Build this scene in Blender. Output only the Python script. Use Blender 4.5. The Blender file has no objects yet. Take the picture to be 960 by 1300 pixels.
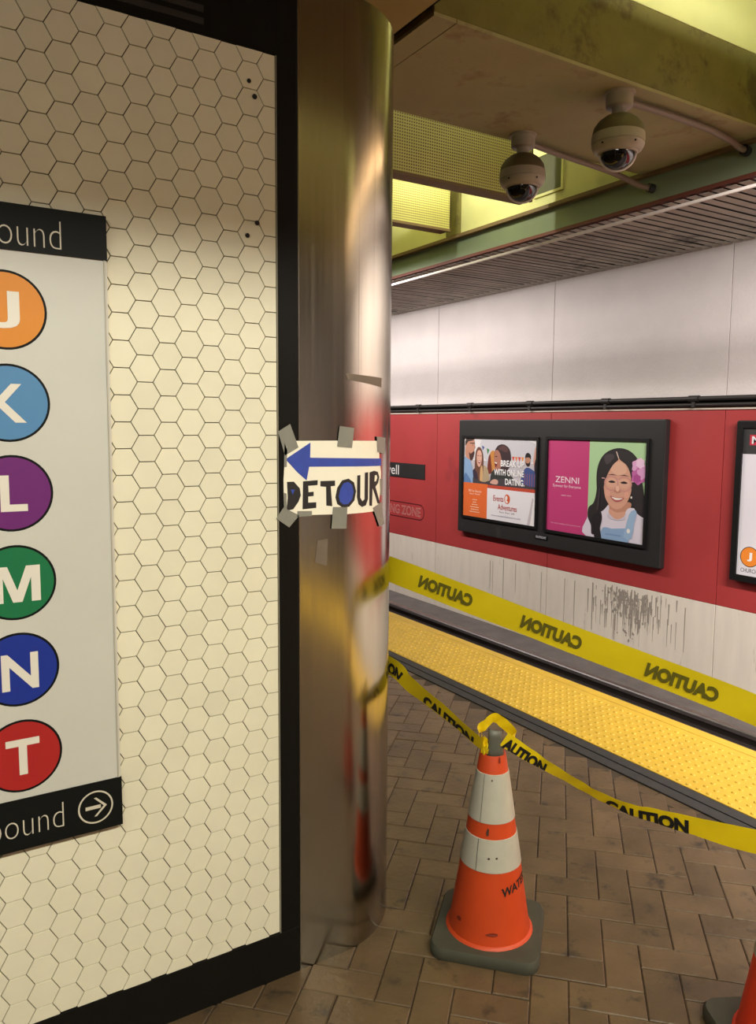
import bpy, bmesh, math, random
from mathutils import Vector, Matrix
random.seed(7)
D = bpy.data
SC = bpy.context.scene
COL = SC.collection
PI = math.pi

# ------------------------------------------------------------------ camera
CAM_H = 1.6
cam_d = D.cameras.new('camera')
cam = D.objects.new('camera', cam_d)
COL.objects.link(cam)
cam_d.sensor_fit = 'VERTICAL'
cam_d.sensor_height = 36.0
F_PX = 985.58
cam_d.lens = 36.0 * F_PX / 1300.0
cam_d.shift_x = 0.0
cam_d.shift_y = -10.0 / 1300.0          # principal point of the photo is at (480, 640)
cam_d.clip_start = 0.05
yaw, pitch, roll = math.radians(31.928), math.radians(5.800), math.radians(-0.420)
fw = Vector((math.sin(yaw)*math.cos(pitch), math.cos(yaw)*math.cos(pitch), -math.sin(pitch)))
rt0 = Vector((math.cos(yaw), -math.sin(yaw), 0))
dn0 = fw.cross(rt0)
rt = math.cos(roll)*rt0 + math.sin(roll)*dn0
dn = -math.sin(roll)*rt0 + math.cos(roll)*dn0
cm = Matrix((( rt.x, -dn.x, -fw.x, 0), (rt.y, -dn.y, -fw.y, 0), (rt.z, -dn.z, -fw.z, CAM_H), (0, 0, 0, 1)))
cam.matrix_world = cm
SC.camera = cam

# ------------------------------------------------------------------ world, view
SC.view_settings.view_transform = 'Standard'
SC.view_settings.look = 'None'
SC.view_settings.gamma = 1.0
SC.view_settings.use_curve_mapping = False
SC.view_settings.exposure = 0.0
w = D.worlds.new('world'); SC.world = w
w.use_nodes = True
w.node_tree.nodes['Background'].inputs[0].default_value = (1.0, 0.9, 0.75, 1)
w.node_tree.nodes['Background'].inputs[1].default_value = 0.03
SC.cycles.max_bounces = 8
SC.cycles.sample_clamp_indirect = 4.0
SC.cycles.caustics_reflective = False
SC.cycles.caustics_refractive = False

# ------------------------------------------------------------------ lamps (fluorescent rows) and added fills
def area(name, loc, direction, size_along_x, size_along_y, axis, power, color):
    """long rectangular lamp: `axis` is the long direction, `direction` where it shines"""
    l = D.lights.new(name, 'AREA'); l.shape = 'RECTANGLE'
    l.size = size_along_x; l.size_y = size_along_y
    l.energy = power; l.color = color
    o = D.objects.new(name, l); COL.objects.link(o)
    z = -Vector(direction).normalized(); x = Vector(axis).normalized(); y = z.cross(x).normalized(); x = y.cross(z)
    o.matrix_world = Matrix(((x.x, y.x, z.x, loc[0]), (x.y, y.y, z.y, loc[1]), (x.z, y.z, z.z, loc[2]), (0, 0, 0, 1)))
    return o
PINK = (1.0, 0.93, 0.90)
WARM = (1.0, 0.96, 0.80)
HALL = (1.0, 0.955, 0.83)
# unseen rows parallel to the track, placed to light its far wall
for (lx, lz) in ((4.40, 3.45), (4.27, 3.53)):
    area('unseen_track_lamp', (lx, -0.5, lz), (0.75, 0, -0.66), 5.6, 0.13, (0, 1, 0), 370, PINK)
    area('unseen_track_lamp', (lx, 11.0, lz), (0.75, 0, -0.66), 6.6, 0.13, (0, 1, 0), 130, PINK)  # second row added behind the post to brighten the wall's far end
# lamps inside the ceiling coffers, and one added fill
area('coffer_lamp_or_fill', (4.35, 6.35, 4.05), (0, 0.25, 1), 2.2, 0.10, (1, 0, 0), 26, WARM)
area('coffer_lamp_or_fill', (4.35, 7.90, 4.05), (0, 0.25, 1), 2.2, 0.10, (1, 0, 0), 34, WARM)
area('coffer_lamp_or_fill', (4.45, 6.35, 4.30), (1, 0.05, -0.55), 0.10, 0.10, (0, 1, 0), 15, WARM)
area('coffer_lamp_or_fill', (4.20, 5.00, 4.55), (0, 1, -0.45), 2.0, 0.06, (1, 0, 0), 2.5, WARM)  # added fill that brightens the first trough's perforated face
area('coffer_lamp_or_fill', (3.20, 2.62, 4.16), (0, 1, 0.12), 4.0, 0.04, (1, 0, 0), 34, WARM)
# rows behind the camera that light the tiled wall, the post and the floor, plus an added side fill
area('hall_lamp', (0.8, -2.20, 4.30), (0, 1, -0.60), 5.5, 0.07, (1, 0, 0), 150, HALL)
area('hall_lamp', (0.8, -2.37, 4.37), (0, 1, -0.60), 5.5, 0.07, (1, 0, 0), 150, HALL)
area('hall_lamp', (1.8, -2.60, 4.30), (0, -0.4, 1), 7.0, 0.20, (1, 0, 0), 125, WARM)
area('side_fill', (-3.2, -1.0, 3.60), (1, 0.5, -0.35), 5.0, 0.10, (0, 1, 0), 60, HALL)  # added unseen fill, lifts the upper tiles from the left

# ------------------------------------------------------------------ helpers
def srgb(r, g, b):
    f = lambda c: (c/255)/12.92 if c/255 <= 0.04045 else (((c/255)+0.055)/1.055)**2.4
    return (f(r), f(g), f(b), 1)

def mat(name, col, rough=0.6, metal=0.0, var=0.0, nscale=6.0, bump=0.0, bscale=60.0, rand=0.0, dirt=None, dscale=1.5, dthr=0.62, spec=0.5, coat=0.0, trans=0.0, stretch=None):
    """procedural material: base colour with noise variation, optional per-object variation, stains and bump"""
    m = D.materials.new(name); m.use_nodes = True
    nt = m.node_tree; N = nt.nodes; L = nt.links
    b = N['Principled BSDF']
    b.inputs['Roughness'].default_value = rough
    b.inputs['Metallic'].default_value = metal
    b.inputs['Specular IOR Level'].default_value = spec
    b.inputs['Coat Weight'].default_value = coat
    b.inputs['Transmission Weight'].default_value = trans
    geo = N.new('ShaderNodeNewGeometry')
    vec = geo.outputs['Position']
    if stretch:
        mp = N.new('ShaderNodeMapping'); mp.inputs['Scale'].default_value = stretch
        L.new(vec, mp.inputs['Vector']); vec = mp.outputs['Vector']
    rgb = N.new('ShaderNodeRGB'); rgb.outputs[0].default_value = col
    out = rgb.outputs[0]
    if var > 0:
        no = N.new('ShaderNodeTexNoise'); no.inputs['Scale'].default_value = nscale; no.inputs['Detail'].default_value = 6
        L.new(vec, no.inputs['Vector'])
        mr = N.new('ShaderNodeMapRange'); mr.inputs[1].default_value = 0.25; mr.inputs[2].default_value = 0.75
        mr.inputs[3].default_value = 1-var; mr.inputs[4].default_value = 1+var
        L.new(no.outputs[0], mr.inputs[0])
        mx = N.new('ShaderNodeVectorMath'); mx.operation = 'SCALE'
        L.new(out, mx.inputs[0]); L.new(mr.outputs[0], mx.inputs['Scale']); out = mx.outputs[0]
    if rand > 0:
        oi = N.new('ShaderNodeObjectInfo')
        mr = N.new('ShaderNodeMapRange'); mr.inputs[3].default_value = 1-rand; mr.inputs[4].default_value = 1+rand
        L.new(oi.outputs['Random'], mr.inputs[0])
        mx = N.new('ShaderNodeVectorMath'); mx.operation = 'SCALE'
        L.new(out, mx.inputs[0]); L.new(mr.outputs[0], mx.inputs['Scale']); out = mx.outputs[0]
    if dirt:
        no = N.new('ShaderNodeTexNoise'); no.inputs['Scale'].default_value = dscale; no.inputs['Detail'].default_value = 8; no.inputs['Roughness'].default_value = 0.65
        L.new(vec, no.inputs['Vector'])
        mr = N.new('ShaderNodeMapRange'); mr.inputs[1].default_value = dthr; mr.inputs[2].default_value = dthr+0.12
        L.new(no.outputs[0], mr.inputs[0])
        mx = N.new('ShaderNodeMix'); mx.data_type = 'RGBA'
        mx.inputs['B'].default_value = dirt
        L.new(mr.outputs[0], mx.inputs['Factor']); L.new(out, mx.inputs['A']); out = mx.outputs['Result']
    L.new(out, b.inputs['Base Color'])
    if bump > 0:
        no = N.new('ShaderNodeTexNoise'); no.inputs['Scale'].default_value = bscale; no.inputs['Detail'].default_value = 4
        L.new(vec, no.inputs['Vector'])
        bp = N.new('ShaderNodeBump'); bp.inputs['Strength'].default_value = bump; bp.inputs['Distance'].default_value = 0.01
        L.new(no.outputs[0], bp.inputs['Height']); L.new(bp.outputs[0], b.inputs['Normal'])
    return m

def emit_mat(name, col, strength):
    m = mat(name, col); b = m.node_tree.nodes['Principled BSDF']
    b.inputs['Emission Color'].default_value = col; b.inputs['Emission Strength'].default_value = strength
    return m

class MB:
    """collects vertices and faces, with material slots"""
    def __init__(s): s.v = []; s.f = []; s.mi = []
    def add(s, vs, fs, mi=0):
        o = len(s.v); s.v += [tuple(p) for p in vs]; s.f += [tuple(o+i for i in f) for f in fs]; s.mi += [mi]*len(fs)
        return s
    def box(s, x0, x1, y0, y1, z0, z1, mi=0):
        v = [(x0,y0,z0),(x1,y0,z0),(x1,y1,z0),(x0,y1,z0),(x0,y0,z1),(x1,y0,z1),(x1,y1,z1),(x0,y1,z1)]
        return s.add(v, [(0,3,2,1),(4,5,6,7),(0,1,5,4),(1,2,6,5),(2,3,7,6),(3,0,4,7)], mi)
    def tube(s, pts, r, n=10, mi=0, caps=True):
        pts = [Vector(p) for p in pts]; rings = []
        up = Vector((0.13, 0.21, 0.97))
        for i, p in enumerate(pts):
            d = (pts[min(i+1, len(pts)-1)] - pts[max(i-1, 0)]).normalized()
            a = d.cross(up)
            if a.length < 1e-3: a = d.cross(Vector((1, 0, 0)))
            a.normalize(); b = d.cross(a)
            rr = r[i] if isinstance(r, (list, tuple)) else r
            rings.append([p + rr*(math.cos(2*PI*k/n)*a + math.sin(2*PI*k/n)*b) for k in range(n)])
        v = [q for R in rings for q in R]; f = []
        for i in range(len(rings)-1):
            for k in range(n):
                k2 = (k+1) % n
                f.append((i*n+k, i*n+k2, (i+1)*n+k2, (i+1)*n+k))
        if caps:
            f.append(tuple(range(n-1, -1, -1))); f.append(tuple((len(rings)-1)*n+k for k in range(n)))
        return s.add(v, f, mi)
    def lathe(s, prof, n=32, mi=0, c=(0, 0), cap0=True, cap1=True):
        v = []; f = []
        for (r, z) in prof:
            v += [(c[0]+r*math.cos(2*PI*k/n), c[1]+r*math.sin(2*PI*k/n), z) for k in range(n)]
        for i in range(len(prof)-1):
            for k in range(n):
                k2 = (k+1) % n
                f.append((i*n+k, i*n+k2, (i+1)*n+k2, (i+1)*n+k))
        if cap0: f.append(tuple(range(n-1, -1, -1)))
        if cap1: f.append(tuple((len(prof)-1)*n+k for k in range(n)))
        return s.add(v, f, mi)
    def mesh(s, name, mats, smooth=False, fix=True):
        me = D.meshes.new(name); me.from_pydata(s.v, [], s.f)
        for m in (mats if isinstance(mats, (list, tuple)) else [mats]): me.materials.append(m)
        for p, k in zip(me.polygons, s.mi): p.material_index = k
        if fix:
            bm = bmesh.new(); bm.from_mesh(me); bmesh.ops.recalc_face_normals(bm, faces=bm.faces[:]); bm.to_mesh(me); bm.free()
        if smooth:
            me.polygons.foreach_set('use_smooth', [True]*len(me.polygons))
            try: me.set_sharp_from_angle(angle=math.radians(43))
            except Exception: pass
        me.update(); return me

def link(name, me, parent=None):
    o = D.objects.new(name, me); COL.objects.link(o)
    if parent is not None: o.parent = parent
    return o
def part(name, mb, mats, parent, smooth=False, bevel=0, label=None, fix=True, loc=None):
    o = link(name, mb.mesh(name, mats, smooth, fix), parent)
    if bevel:
        b = o.modifiers.new('bevel', 'BEVEL'); b.width = bevel; b.segments = 2; b.limit_method = 'ANGLE'
    if label: o['label'] = label
    if loc: o.location = loc
    return o
def struct(name, mb, mats, label=None, smooth=False, bevel=0):
    o = part(name, mb, mats, None, smooth, bevel); o['kind'] = 'structure'
    if label: o['label'] = label
    return o
def tag(o, label, cat, group=None):
    o['label'] = label; o['category'] = cat
    if group: o['group'] = group
    return o
def root(name, loc, label, cat, group=None):
    o = D.objects.new(name, None); COL.objects.link(o); o.location = loc; o.empty_display_size = 0.1
    return tag(o, label, cat, group)
def stuff(o): o['kind'] = 'stuff'; return o

_tc = {}
def text_geo(s, bold=0.0, res=4):
    key = (s, bold, res)
    if key in _tc: return _tc[key]
    c = D.curves.new('lettering', 'FONT'); c.body = s; c.offset = bold; c.resolution_u = res; c.fill_mode = 'BOTH'
    o = D.objects.new('lettering', c); COL.objects.link(o)
    dg = bpy.context.evaluated_depsgraph_get(); dg.update()
    me = o.evaluated_get(dg).to_mesh()
    v = [(p.co.x, p.co.y) for p in me.vertices]; f = [tuple(p.vertices) for p in me.polygons]
    o.evaluated_get(dg).to_mesh_clear()
    D.objects.remove(o); D.curves.remove(c)
    x0 = min(p[0] for p in v); x1 = max(p[0] for p in v); y0 = min(p[1] for p in v); y1 = max(p[1] for p in v)
    v = [((p[0]-x0)/(x1-x0), (p[1]-y0)/(y1-y0)) for p in v]
    _tc[key] = (v, f, (x1-x0)/(y1-y0)); return _tc[key]
def text_in(mb, s, box, mapf, bold=0.0, mi=0, mirror=False, clip=None):
    """lettering of `s` squeezed into box (x0,y0,x1,y1) of the surface that mapf(x,y) describes"""
    v, f, asp = text_geo(s, bold)
    x0, y0, x1, y1 = box
    P = [((x1 - a*(x1-x0)) if mirror else (x0 + a*(x1-x0)), y0 + b*(y1-y0)) for a, b in v]
    if clip is not None:
        me = D.meshes.new('tmp'); me.from_pydata([(a, b, 0) for a, b in P], [], f)
        bm = bmesh.new(); bm.from_mesh(me); D.meshes.remove(me)
        bmesh.ops.bisect_plane(bm, geom=bm.verts[:]+bm.edges[:]+bm.faces[:], plane_co=(x0, clip[0], 0), plane_no=((clip[1]-clip[0])/(x1-x0), -1, 0), clear_outer=True)
        bm.verts.index_update()
        P = [(q.co.x, q.co.y) for q in bm.verts]; f = [tuple(q.index for q in fc.verts) for fc in bm.faces]; bm.free()
    mb.add([mapf(a, b) for a, b in P], f, mi)
def spline(pts, n=6, closed=True):
    out = []; N = len(pts)
    for i in range(N if closed else N-1):
        p = [pts[(i+k-1) % N] if closed else pts[min(max(i+k-1, 0), N-1)] for k in range(4)]
        for j in range(n):
            t = j/n
            out.append(tuple(0.5*((2*p[1][d]) + (-p[0][d]+p[2][d])*t + (2*p[0][d]-5*p[1][d]+4*p[2][d]-p[3][d])*t*t + (-p[0][d]+3*p[1][d]-3*p[2][d]+p[3][d])*t**3) for d in range(len(pts[0]))))
    if not closed: out.append(tuple(pts[-1]))
    return out
def ell(cx, cy, rx, ry, n=28): return [(cx+rx*math.cos(2*PI*k/n), cy+ry*math.sin(2*PI*k/n)) for k in range(n)]
def fill2d(poly):
    """triangulated filled outline (concave allowed)"""
    bm = bmesh.new(); vs = [bm.verts.new((p[0], p[1], 0)) for p in poly]; bm.faces.new(vs).normal_update()
    bmesh.ops.triangulate(bm, faces=bm.faces[:]); bm.verts.index_update()
    v = [(q.co.x, q.co.y) for q in bm.verts]; f = [tuple(q.index for q in fc.verts) for fc in bm.faces]; bm.free()
    return v, f

# ------------------------------------------------------------------ materials
M_TILE  = mat('cream_glazed_tile', srgb(224, 220, 196), 0.24, rand=0.035, var=0.03, nscale=9, coat=0.15)
M_GROUT = mat('dark_grout', srgb(62, 52, 40), 0.9)
M_BLACK = mat('black_enamel', (0.006, 0.0055, 0.0045, 1), 0.42, spec=0.15, bump=0.03, bscale=300)
M_STEEL = mat('stainless', (0.44, 0.405, 0.335, 1), 0.24, metal=1.0)
M_BRICK = mat('brown_paver', srgb(94, 76, 54), 0.42, rand=0.16, var=0.28, nscale=6, bump=0.25, bscale=45, dirt=srgb(50, 43, 35), dscale=11, dthr=0.57)
M_BED   = mat('paver_joint', srgb(62, 51, 38), 0.9)
M_RUBB  = mat('black_edge_strip', srgb(44, 43, 43), 0.7, var=0.2, nscale=20)
M_YEL   = mat('yellow_tactile', srgb(204, 168, 54), 0.5, var=0.09, nscale=5, dirt=srgb(150, 115, 30), dscale=6, dthr=0.68)
M_WALLW = mat('white_concrete', srgb(214, 206, 202), 0.75, var=0.05, nscale=2.5, bump=0.55, bscale=38)
M_WALLL = mat('lower_white_concrete', srgb(222, 212, 198), 0.75, var=0.06, nscale=3, bump=0.2, bscale=30, dirt=srgb(150, 140, 130), dscale=2.2, dthr=0.62, stretch=(1, 3.0, 0.5))
M_RED   = mat('red_panel', srgb(170, 57, 57), 0.55, var=0.07, nscale=2.0, dirt=srgb(140, 48, 50), dscale=1.4, dthr=0.62, stretch=(1, 1, 0.7))
M_CREAM = mat('cream_ledge', srgb(214, 200, 184), 0.6)
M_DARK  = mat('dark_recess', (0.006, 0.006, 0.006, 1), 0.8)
M_PIPE  = mat('black_pipe', srgb(40, 36, 34), 0.5)
M_FRAME = mat('black_frame', srgb(42, 41, 41), 0.45, var=0.1, nscale=4, dirt=srgb(70, 68, 64), dscale=2, dthr=0.66, stretch=(1, 1, 0.4))
M_BEZEL = mat('black_bezel', srgb(22, 22, 22), 0.4)
M_BALL  = mat('trackbed', srgb(98, 92, 90), 0.85, var=0.2, nscale=5, bump=0.3, bscale=25)
M_RAIL  = mat('rail_steel', srgb(150, 146, 146), 0.32, metal=1.0, var=0.1)
M_RUSTY = mat('rail_side', srgb(60, 52, 50), 0.7)
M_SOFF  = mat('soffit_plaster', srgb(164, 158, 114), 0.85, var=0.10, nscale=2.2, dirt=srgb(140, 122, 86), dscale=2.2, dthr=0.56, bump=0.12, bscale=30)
M_OLIVE = mat('coffer_plaster_shaded', srgb(124, 118, 66), 0.85, var=0.16, nscale=4, dirt=srgb(96, 84, 52), dscale=3.5, dthr=0.52, bump=0.15, bscale=30)  # beam-face shade put into a darker olive, mottled with dirt
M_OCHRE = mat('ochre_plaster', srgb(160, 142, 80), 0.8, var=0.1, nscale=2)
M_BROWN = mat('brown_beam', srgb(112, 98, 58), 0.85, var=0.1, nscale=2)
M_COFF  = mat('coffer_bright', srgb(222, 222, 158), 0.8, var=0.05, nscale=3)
M_PERF  = mat('perforated_metal', srgb(214, 210, 128), 0.55, var=0.05)
M_PERFB = mat('trough_edge', srgb(120, 98, 66), 0.7)
M_FASC  = mat('green_fascia', srgb(126, 140, 112), 0.35, var=0.05, nscale=3)
M_REDTR = mat('red_brown_trim', srgb(110, 58, 44), 0.6)
M_SLAT  = mat('soffit_slat', srgb(172, 162, 150), 0.7, rand=0.07, var=0.25, nscale=3, dirt=srgb(84, 76, 68), dscale=2.2, dthr=0.58)
M_PINKW = mat('white_metal', srgb(226, 216, 210), 0.45)
M_CAMG  = mat('camera_grey', srgb(166, 158, 136), 0.5, var=0.05)
M_CAMD  = mat('camera_cap', srgb(96, 86, 58), 0.6)
M_LENS  = mat('smoked_dome', (0.012, 0.011, 0.010, 1), 0.06, coat=0.6)
M_COND  = mat('grey_conduit', srgb(128, 112, 92), 0.5)
M_ORNG  = mat('cone_orange', srgb(198, 68, 24), 0.5, var=0.06, nscale=10, dirt=srgb(150, 46, 16), dscale=9, dthr=0.69)
M_ORNR  = mat('cone_red_orange', srgb(232, 58, 28), 0.5, var=0.05, nscale=10)
M_COLL  = mat('reflective_collar', srgb(182, 179, 166), 0.45, var=0.06, nscale=25, dirt=srgb(110, 104, 92), dscale=26, dthr=0.70)
M_BASE  = mat('cone_base_rubber', srgb(66, 66, 54), 0.75, var=0.15, nscale=12)
M_INK   = mat('black_ink', (0.006, 0.006, 0.006, 1), 0.6)
M_DUCT  = mat('grey_duct_tape', srgb(128, 128, 118), 0.4, var=0.06, nscale=30)
M_DUCTD = mat('dark_duct_tape', srgb(88, 88, 78), 0.45, var=0.1, nscale=30)
M_PAPER = mat('paper', srgb(236, 232, 212), 0.7, var=0.015)
M_BLUE  = mat('blue_marker', srgb(44, 68, 160), 0.6, var=0.12, nscale=40)
M_MARK  = mat('black_marker', srgb(26, 24, 24), 0.6, var=0.1, nscale=40)
M_CAUT  = mat('caution_tape', srgb(236, 206, 20), 0.4, var=0.03, nscale=20)
M_CAUTB = mat('caution_tape_back', srgb(226, 202, 22), 0.42, var=0.03, nscale=20)
M_OLTX  = mat('olive_lettering', srgb(98, 92, 20), 0.5)
M_WHITE = mat('sign_white', srgb(196, 196, 188), 0.35, var=0.03, nscale=5, dirt=srgb(172, 170, 158), dscale=3, dthr=0.6)
M_SBLK  = mat('sign_black', (0.006, 0.007, 0.0065, 1), 0.5, spec=0.15)
M_STEXT = mat('sign_lettering', srgb(200, 194, 176), 0.5)
FLAT = {}
def flat(r, g, b, rough=0.5):
    k = (r, g, b, rough)
    if k not in FLAT: FLAT[k] = mat('print_%d_%d_%d' % (r, g, b), srgb(r, g, b), rough)
    return FLAT[k]

def steel_detail():
    nt = M_STEEL.node_tree; N = nt.nodes; L = nt.links; b = N['Principled BSDF']
    geo = N.new('ShaderNodeNewGeometry')
    mp = N.new('ShaderNodeMapping'); mp.inputs['Scale'].default_value = (60, 60, 0.5)
    L.new(geo.outputs['Position'], mp.inputs['Vector'])
    no = N.new('ShaderNodeTexNoise'); no.inputs['Scale'].default_value = 1.0; no.inputs['Detail'].default_value = 5
    L.new(mp.outputs[0], no.inputs['Vector'])
    mr = N.new('ShaderNodeMapRange'); mr.inputs[1].default_value = 0.3; mr.inputs[2].default_value = 0.7; mr.inputs[3].default_value = 0.15; mr.inputs[4].default_value = 0.21
    L.new(no.outputs[0], mr.inputs[0]); L.new(mr.outputs[0], b.inputs['Roughness'])
    # drip stains low on the plate
    mp2 = N.new('ShaderNodeMapping'); mp2.inputs['Scale'].default_value = (38, 38, 0.35)
    L.new(geo.outputs['Position'], mp2.inputs['Vector'])
    n2 = N.new('ShaderNodeTexNoise'); n2.inputs['Scale'].default_value = 1.0; n2.inputs['Detail'].default_value = 2
    L.new(mp2.outputs[0], n2.inputs['Vector'])
    m2 = N.new('ShaderNodeMapRange'); m2.inputs[1].default_value = 0.66; m2.inputs[2].default_value = 0.72; m2.inputs[3].default_value = 0; m2.inputs[4].default_value = 0.45
    L.new(n2.outputs[0], m2.inputs[0])
    mx = N.new('ShaderNodeMix'); mx.data_type = 'RGBA'
    mx.inputs['A'].default_value = (0.44, 0.405, 0.335, 1); mx.inputs['B'].default_value = (0.16, 0.13, 0.10, 1)
    L.new(m2.outputs[0], mx.inputs['Factor']); L.new(mx.outputs['Result'], b.inputs['Base Color'])
steel_detail()

# ================================================================== FLOOR
floor = struct('floor', MB().box(-6, 3.52, -9, 15, -0.35, -0.006), M_BED, 'station platform floor of brown herringbone pavers')
# herringbone pavers, laid at 45 degrees to the walls
BW = 0.106; U0, V0 = 1.967, 0.352
gap = 0.0028
def brick_mesh(name, along_u, seed):
    rnd = random.Random(seed)
    lu, lv = (2*BW, BW) if along_u else (BW, 2*BW)
    a, b = gap/2, gap/2
    c = 0.003
    P = [(a, b), (lu-a, b), (lu-a, lv-b), (a, lv-b)]; Q = [(a+c, b+c), (lu-a-c, b+c), (lu-a-c, lv-b-c), (a+c, lv-b-c)]
    s2 = math.sqrt(0.5)
    W = lambda u, v, z: ((u-v)*s2, (u+v)*s2, z)
    vs = [W(u, v, -0.02) for u, v in P] + [W(u, v, -0.0025) for u, v in P] + [W(u, v, 0.0) for u, v in Q]
    fs = [(0,1,5,4),(1,2,6,5),(2,3,7,6),(3,0,4,7),(4,5,9,8),(5,6,10,9),(6,7,11,10),(7,4,8,11),(8,9,10,11)]
    return vs, fs
bu, bv = brick_mesh('brick', True, 1), brick_mesh('brick', False, 2)
mbu = MB().add(*bu).mesh('brick', M_BRICK); mbv = MB().add(*bv).mesh('brick', M_BRICK)
cand = []
for i in range(-70, 130):
    for j in range(-70, 70):
        k = (i-j) % 4
        if k == 0: au = True
        elif k == 3: au = False
        else: continue
        u, v = U0+i*BW, V0+j*BW
        lu, lv = (2*BW, BW) if au else (BW, 2*BW)
        s2 = math.sqrt(0.5)
        cs = [((a-b)*s2, (a+b)*s2) for a, b in ((u, v), (u+lu, v), (u+lu, v+lv), (u, v+lv))]
        cx = sum(p[0] for p in cs)/4; cy = sum(p[1] for p in cs)/4
        if max(p[0] for p in cs) > 2.80 or cx < -3 or cy < -2.5 or cy > 9: continue
        ox, oy = (u-v)*s2, (u+v)*s2
        inpylon = (cx < 1.085 and 2.06 < cy < 2.40) or math.hypot(cx-1.085, cy-2.23) < 0.17
        if inpylon: continue
        d = Vector((cx, cy, -CAM_H)); c = (d.dot(rt), d.dot(dn), d.dot(fw))
        vis = False
        if c[2] > 0.3:
            px, py = 480+F_PX*c[0]/c[2], 640+F_PX*c[1]/c[2]
            vis = -10 < px < 985 and py < 1330 and (cy < 1.95 or px > 485)
        cand.append((not vis, d.length, ox, oy, au))
cand.sort(key=lambda q: (q[0], q[1]))
rb = MB(); nb = 0
for (nv, dd, ox, oy, au) in cand:
    dz = random.uniform(-0.0022, 0.0)
    if not nv and nb < 300:
        o = link('brick', mbu if au else mbv, floor); nb += 1
        o.location = (ox, oy, dz)
    else:
        vs, fs = bu if au else bv
        rb.add([(a+ox, b+oy, c+dz) for a, b, c in vs], fs)
stuff(part('brick_paving', rb, M_BRICK, floor, fix=False))
# cut pavers along the edge strip: a filler course
fb = MB()
y = -2.5
while y < 9:
    fb.box(2.735, 2.797, y+0.004, y+0.206, -0.02, random.uniform(-0.007, -0.004)); y += 0.21
stuff(part('cut_brick_course', fb, M_BRICK, floor))
part('rubber_edge_strip', MB().box(2.80, 2.862, -9, 15, -0.02, 0.001).box(2.868, 2.93, -9, 15, -0.02, 0.003), M_RUBB, floor, label='black strip between pavers and yellow panels')
# tactile warning panels with truncated domes
domes = MB()
def dome(x, y):
    r0, r1, h, n = 0.0125, 0.0085, 0.005, 8
    v = [(x+r0*math.cos(2*PI*k/n), y+r0*math.sin(2*PI*k/n), 0.004) for k in range(n)] + [(x+r1*math.cos(2*PI*k/n), y+r1*math.sin(2*PI*k/n), 0.004+h) for k in range(n)]
    domes.add(v, [(k, (k+1) % n, n+(k+1) % n, n+k) for k in range(n)] + [tuple(range(n, 2*n))])
ys = [4.0+2.44*k for k in range(-4, 5)]
for a, b in zip(ys[:-1], ys[1:]):
    part('tactile_panel', MB().box(2.935, 3.487, a+0.002, b-0.002, -0.02, 0.004), M_YEL, floor, label='yellow tactile warning panel')
part('yellow_edge_band', MB().box(3.491, 3.56, -6, 14, -0.02, 0.004), M_YEL, floor, label='plain yellow band along the platform edge')
yy = 0.9
while yy < 8.8:
    x = 2.96
    while x < 3.48: dome(x, yy); x += 0.052
    yy += 0.052
stuff(part('tactile_domes', domes, M_YEL, floor, fix=False))
part('platform_edge', MB().box(3.46, 3.555, -9, 15, -1.3, -0.021), M_RUBB, floor)

# ================================================================== TRACK
bed = struct('trackbed', MB().box(3.3, 7.5, -9, 15, -1.5, -1.285), M_BALL, 'dark grey track bed below the platform')
part('rail_plinth', MB().box(4.35, 4.85, -9, 15, -1.285, -1.12), M_BALL, bed)
part('rail_plinth', MB().box(5.82, 6.32, -9, 15, -1.285, -1.12), M_BALL, bed)
def rail(x, label):
    r = root('track_rail', (x, 3, -1.12), label, 'rail', 'rails of the track')
    def ext(prof): return MB().add([(px, yv, pz) for yv in (-12, 12) for px, pz in prof], [tuple(range(len(prof)))[::-1], tuple(range(len(prof), 2*len(prof)))] + [(k, (k+1) % len(prof), len(prof)+(k+1) % len(prof), len(prof)+k) for k in range(len(prof))])
    part('rail_foot', ext([(-0.07, 0), (0.07, 0), (0.07, 0.012), (0.014, 0.03), (0.010, 0.12), (-0.010, 0.12), (-0.014, 0.03), (-0.07, 0.012)]), M_RUSTY, r)
    part('rail_head', ext([(-0.036, 0.12), (0.036, 0.12), (0.036, 0.152), (0.028, 0.162), (-0.028, 0.162), (-0.036, 0.152)]), M_RAIL, r, label='shiny worn top of the rail')
rail(6.03, 'steel track rail nearest the red and white wall')
rail(4.595, 'steel track rail nearest the platform, hidden below its edge')

# ================================================================== FAR WALL
WX = 7.30
wr = struct('wall_right', MB().box(WX+0.02, WX+0.2, -9, 15, -1.5, 5.0), M_DARK, 'track wall of white and red concrete panels')
pitch_y = 2.505
joints = [4.952 + pitch_y*k for k in range(-5, 5)]
for a, b in zip(joints[:-1], joints[1:]):
    part('white_panel', MB().box(WX, WX+0.021, a+0.004, b-0.004, 1.93, 3.47), M_WALLW, wr, bevel=0.003, label='rough white upper concrete panel')
    part('red_panel', MB().box(WX, WX+0.021, a+0.004, b-0.004, -0.262, 1.79), M_RED, wr, bevel=0.003, label='red painted wall panel')
    part('lower_panel', MB().box(WX, WX+0.021, a+0.004, b-0.004, -1.285, -0.266), M_WALLL, wr, bevel=0.003, label='dirty white lower wall panel')
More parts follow.
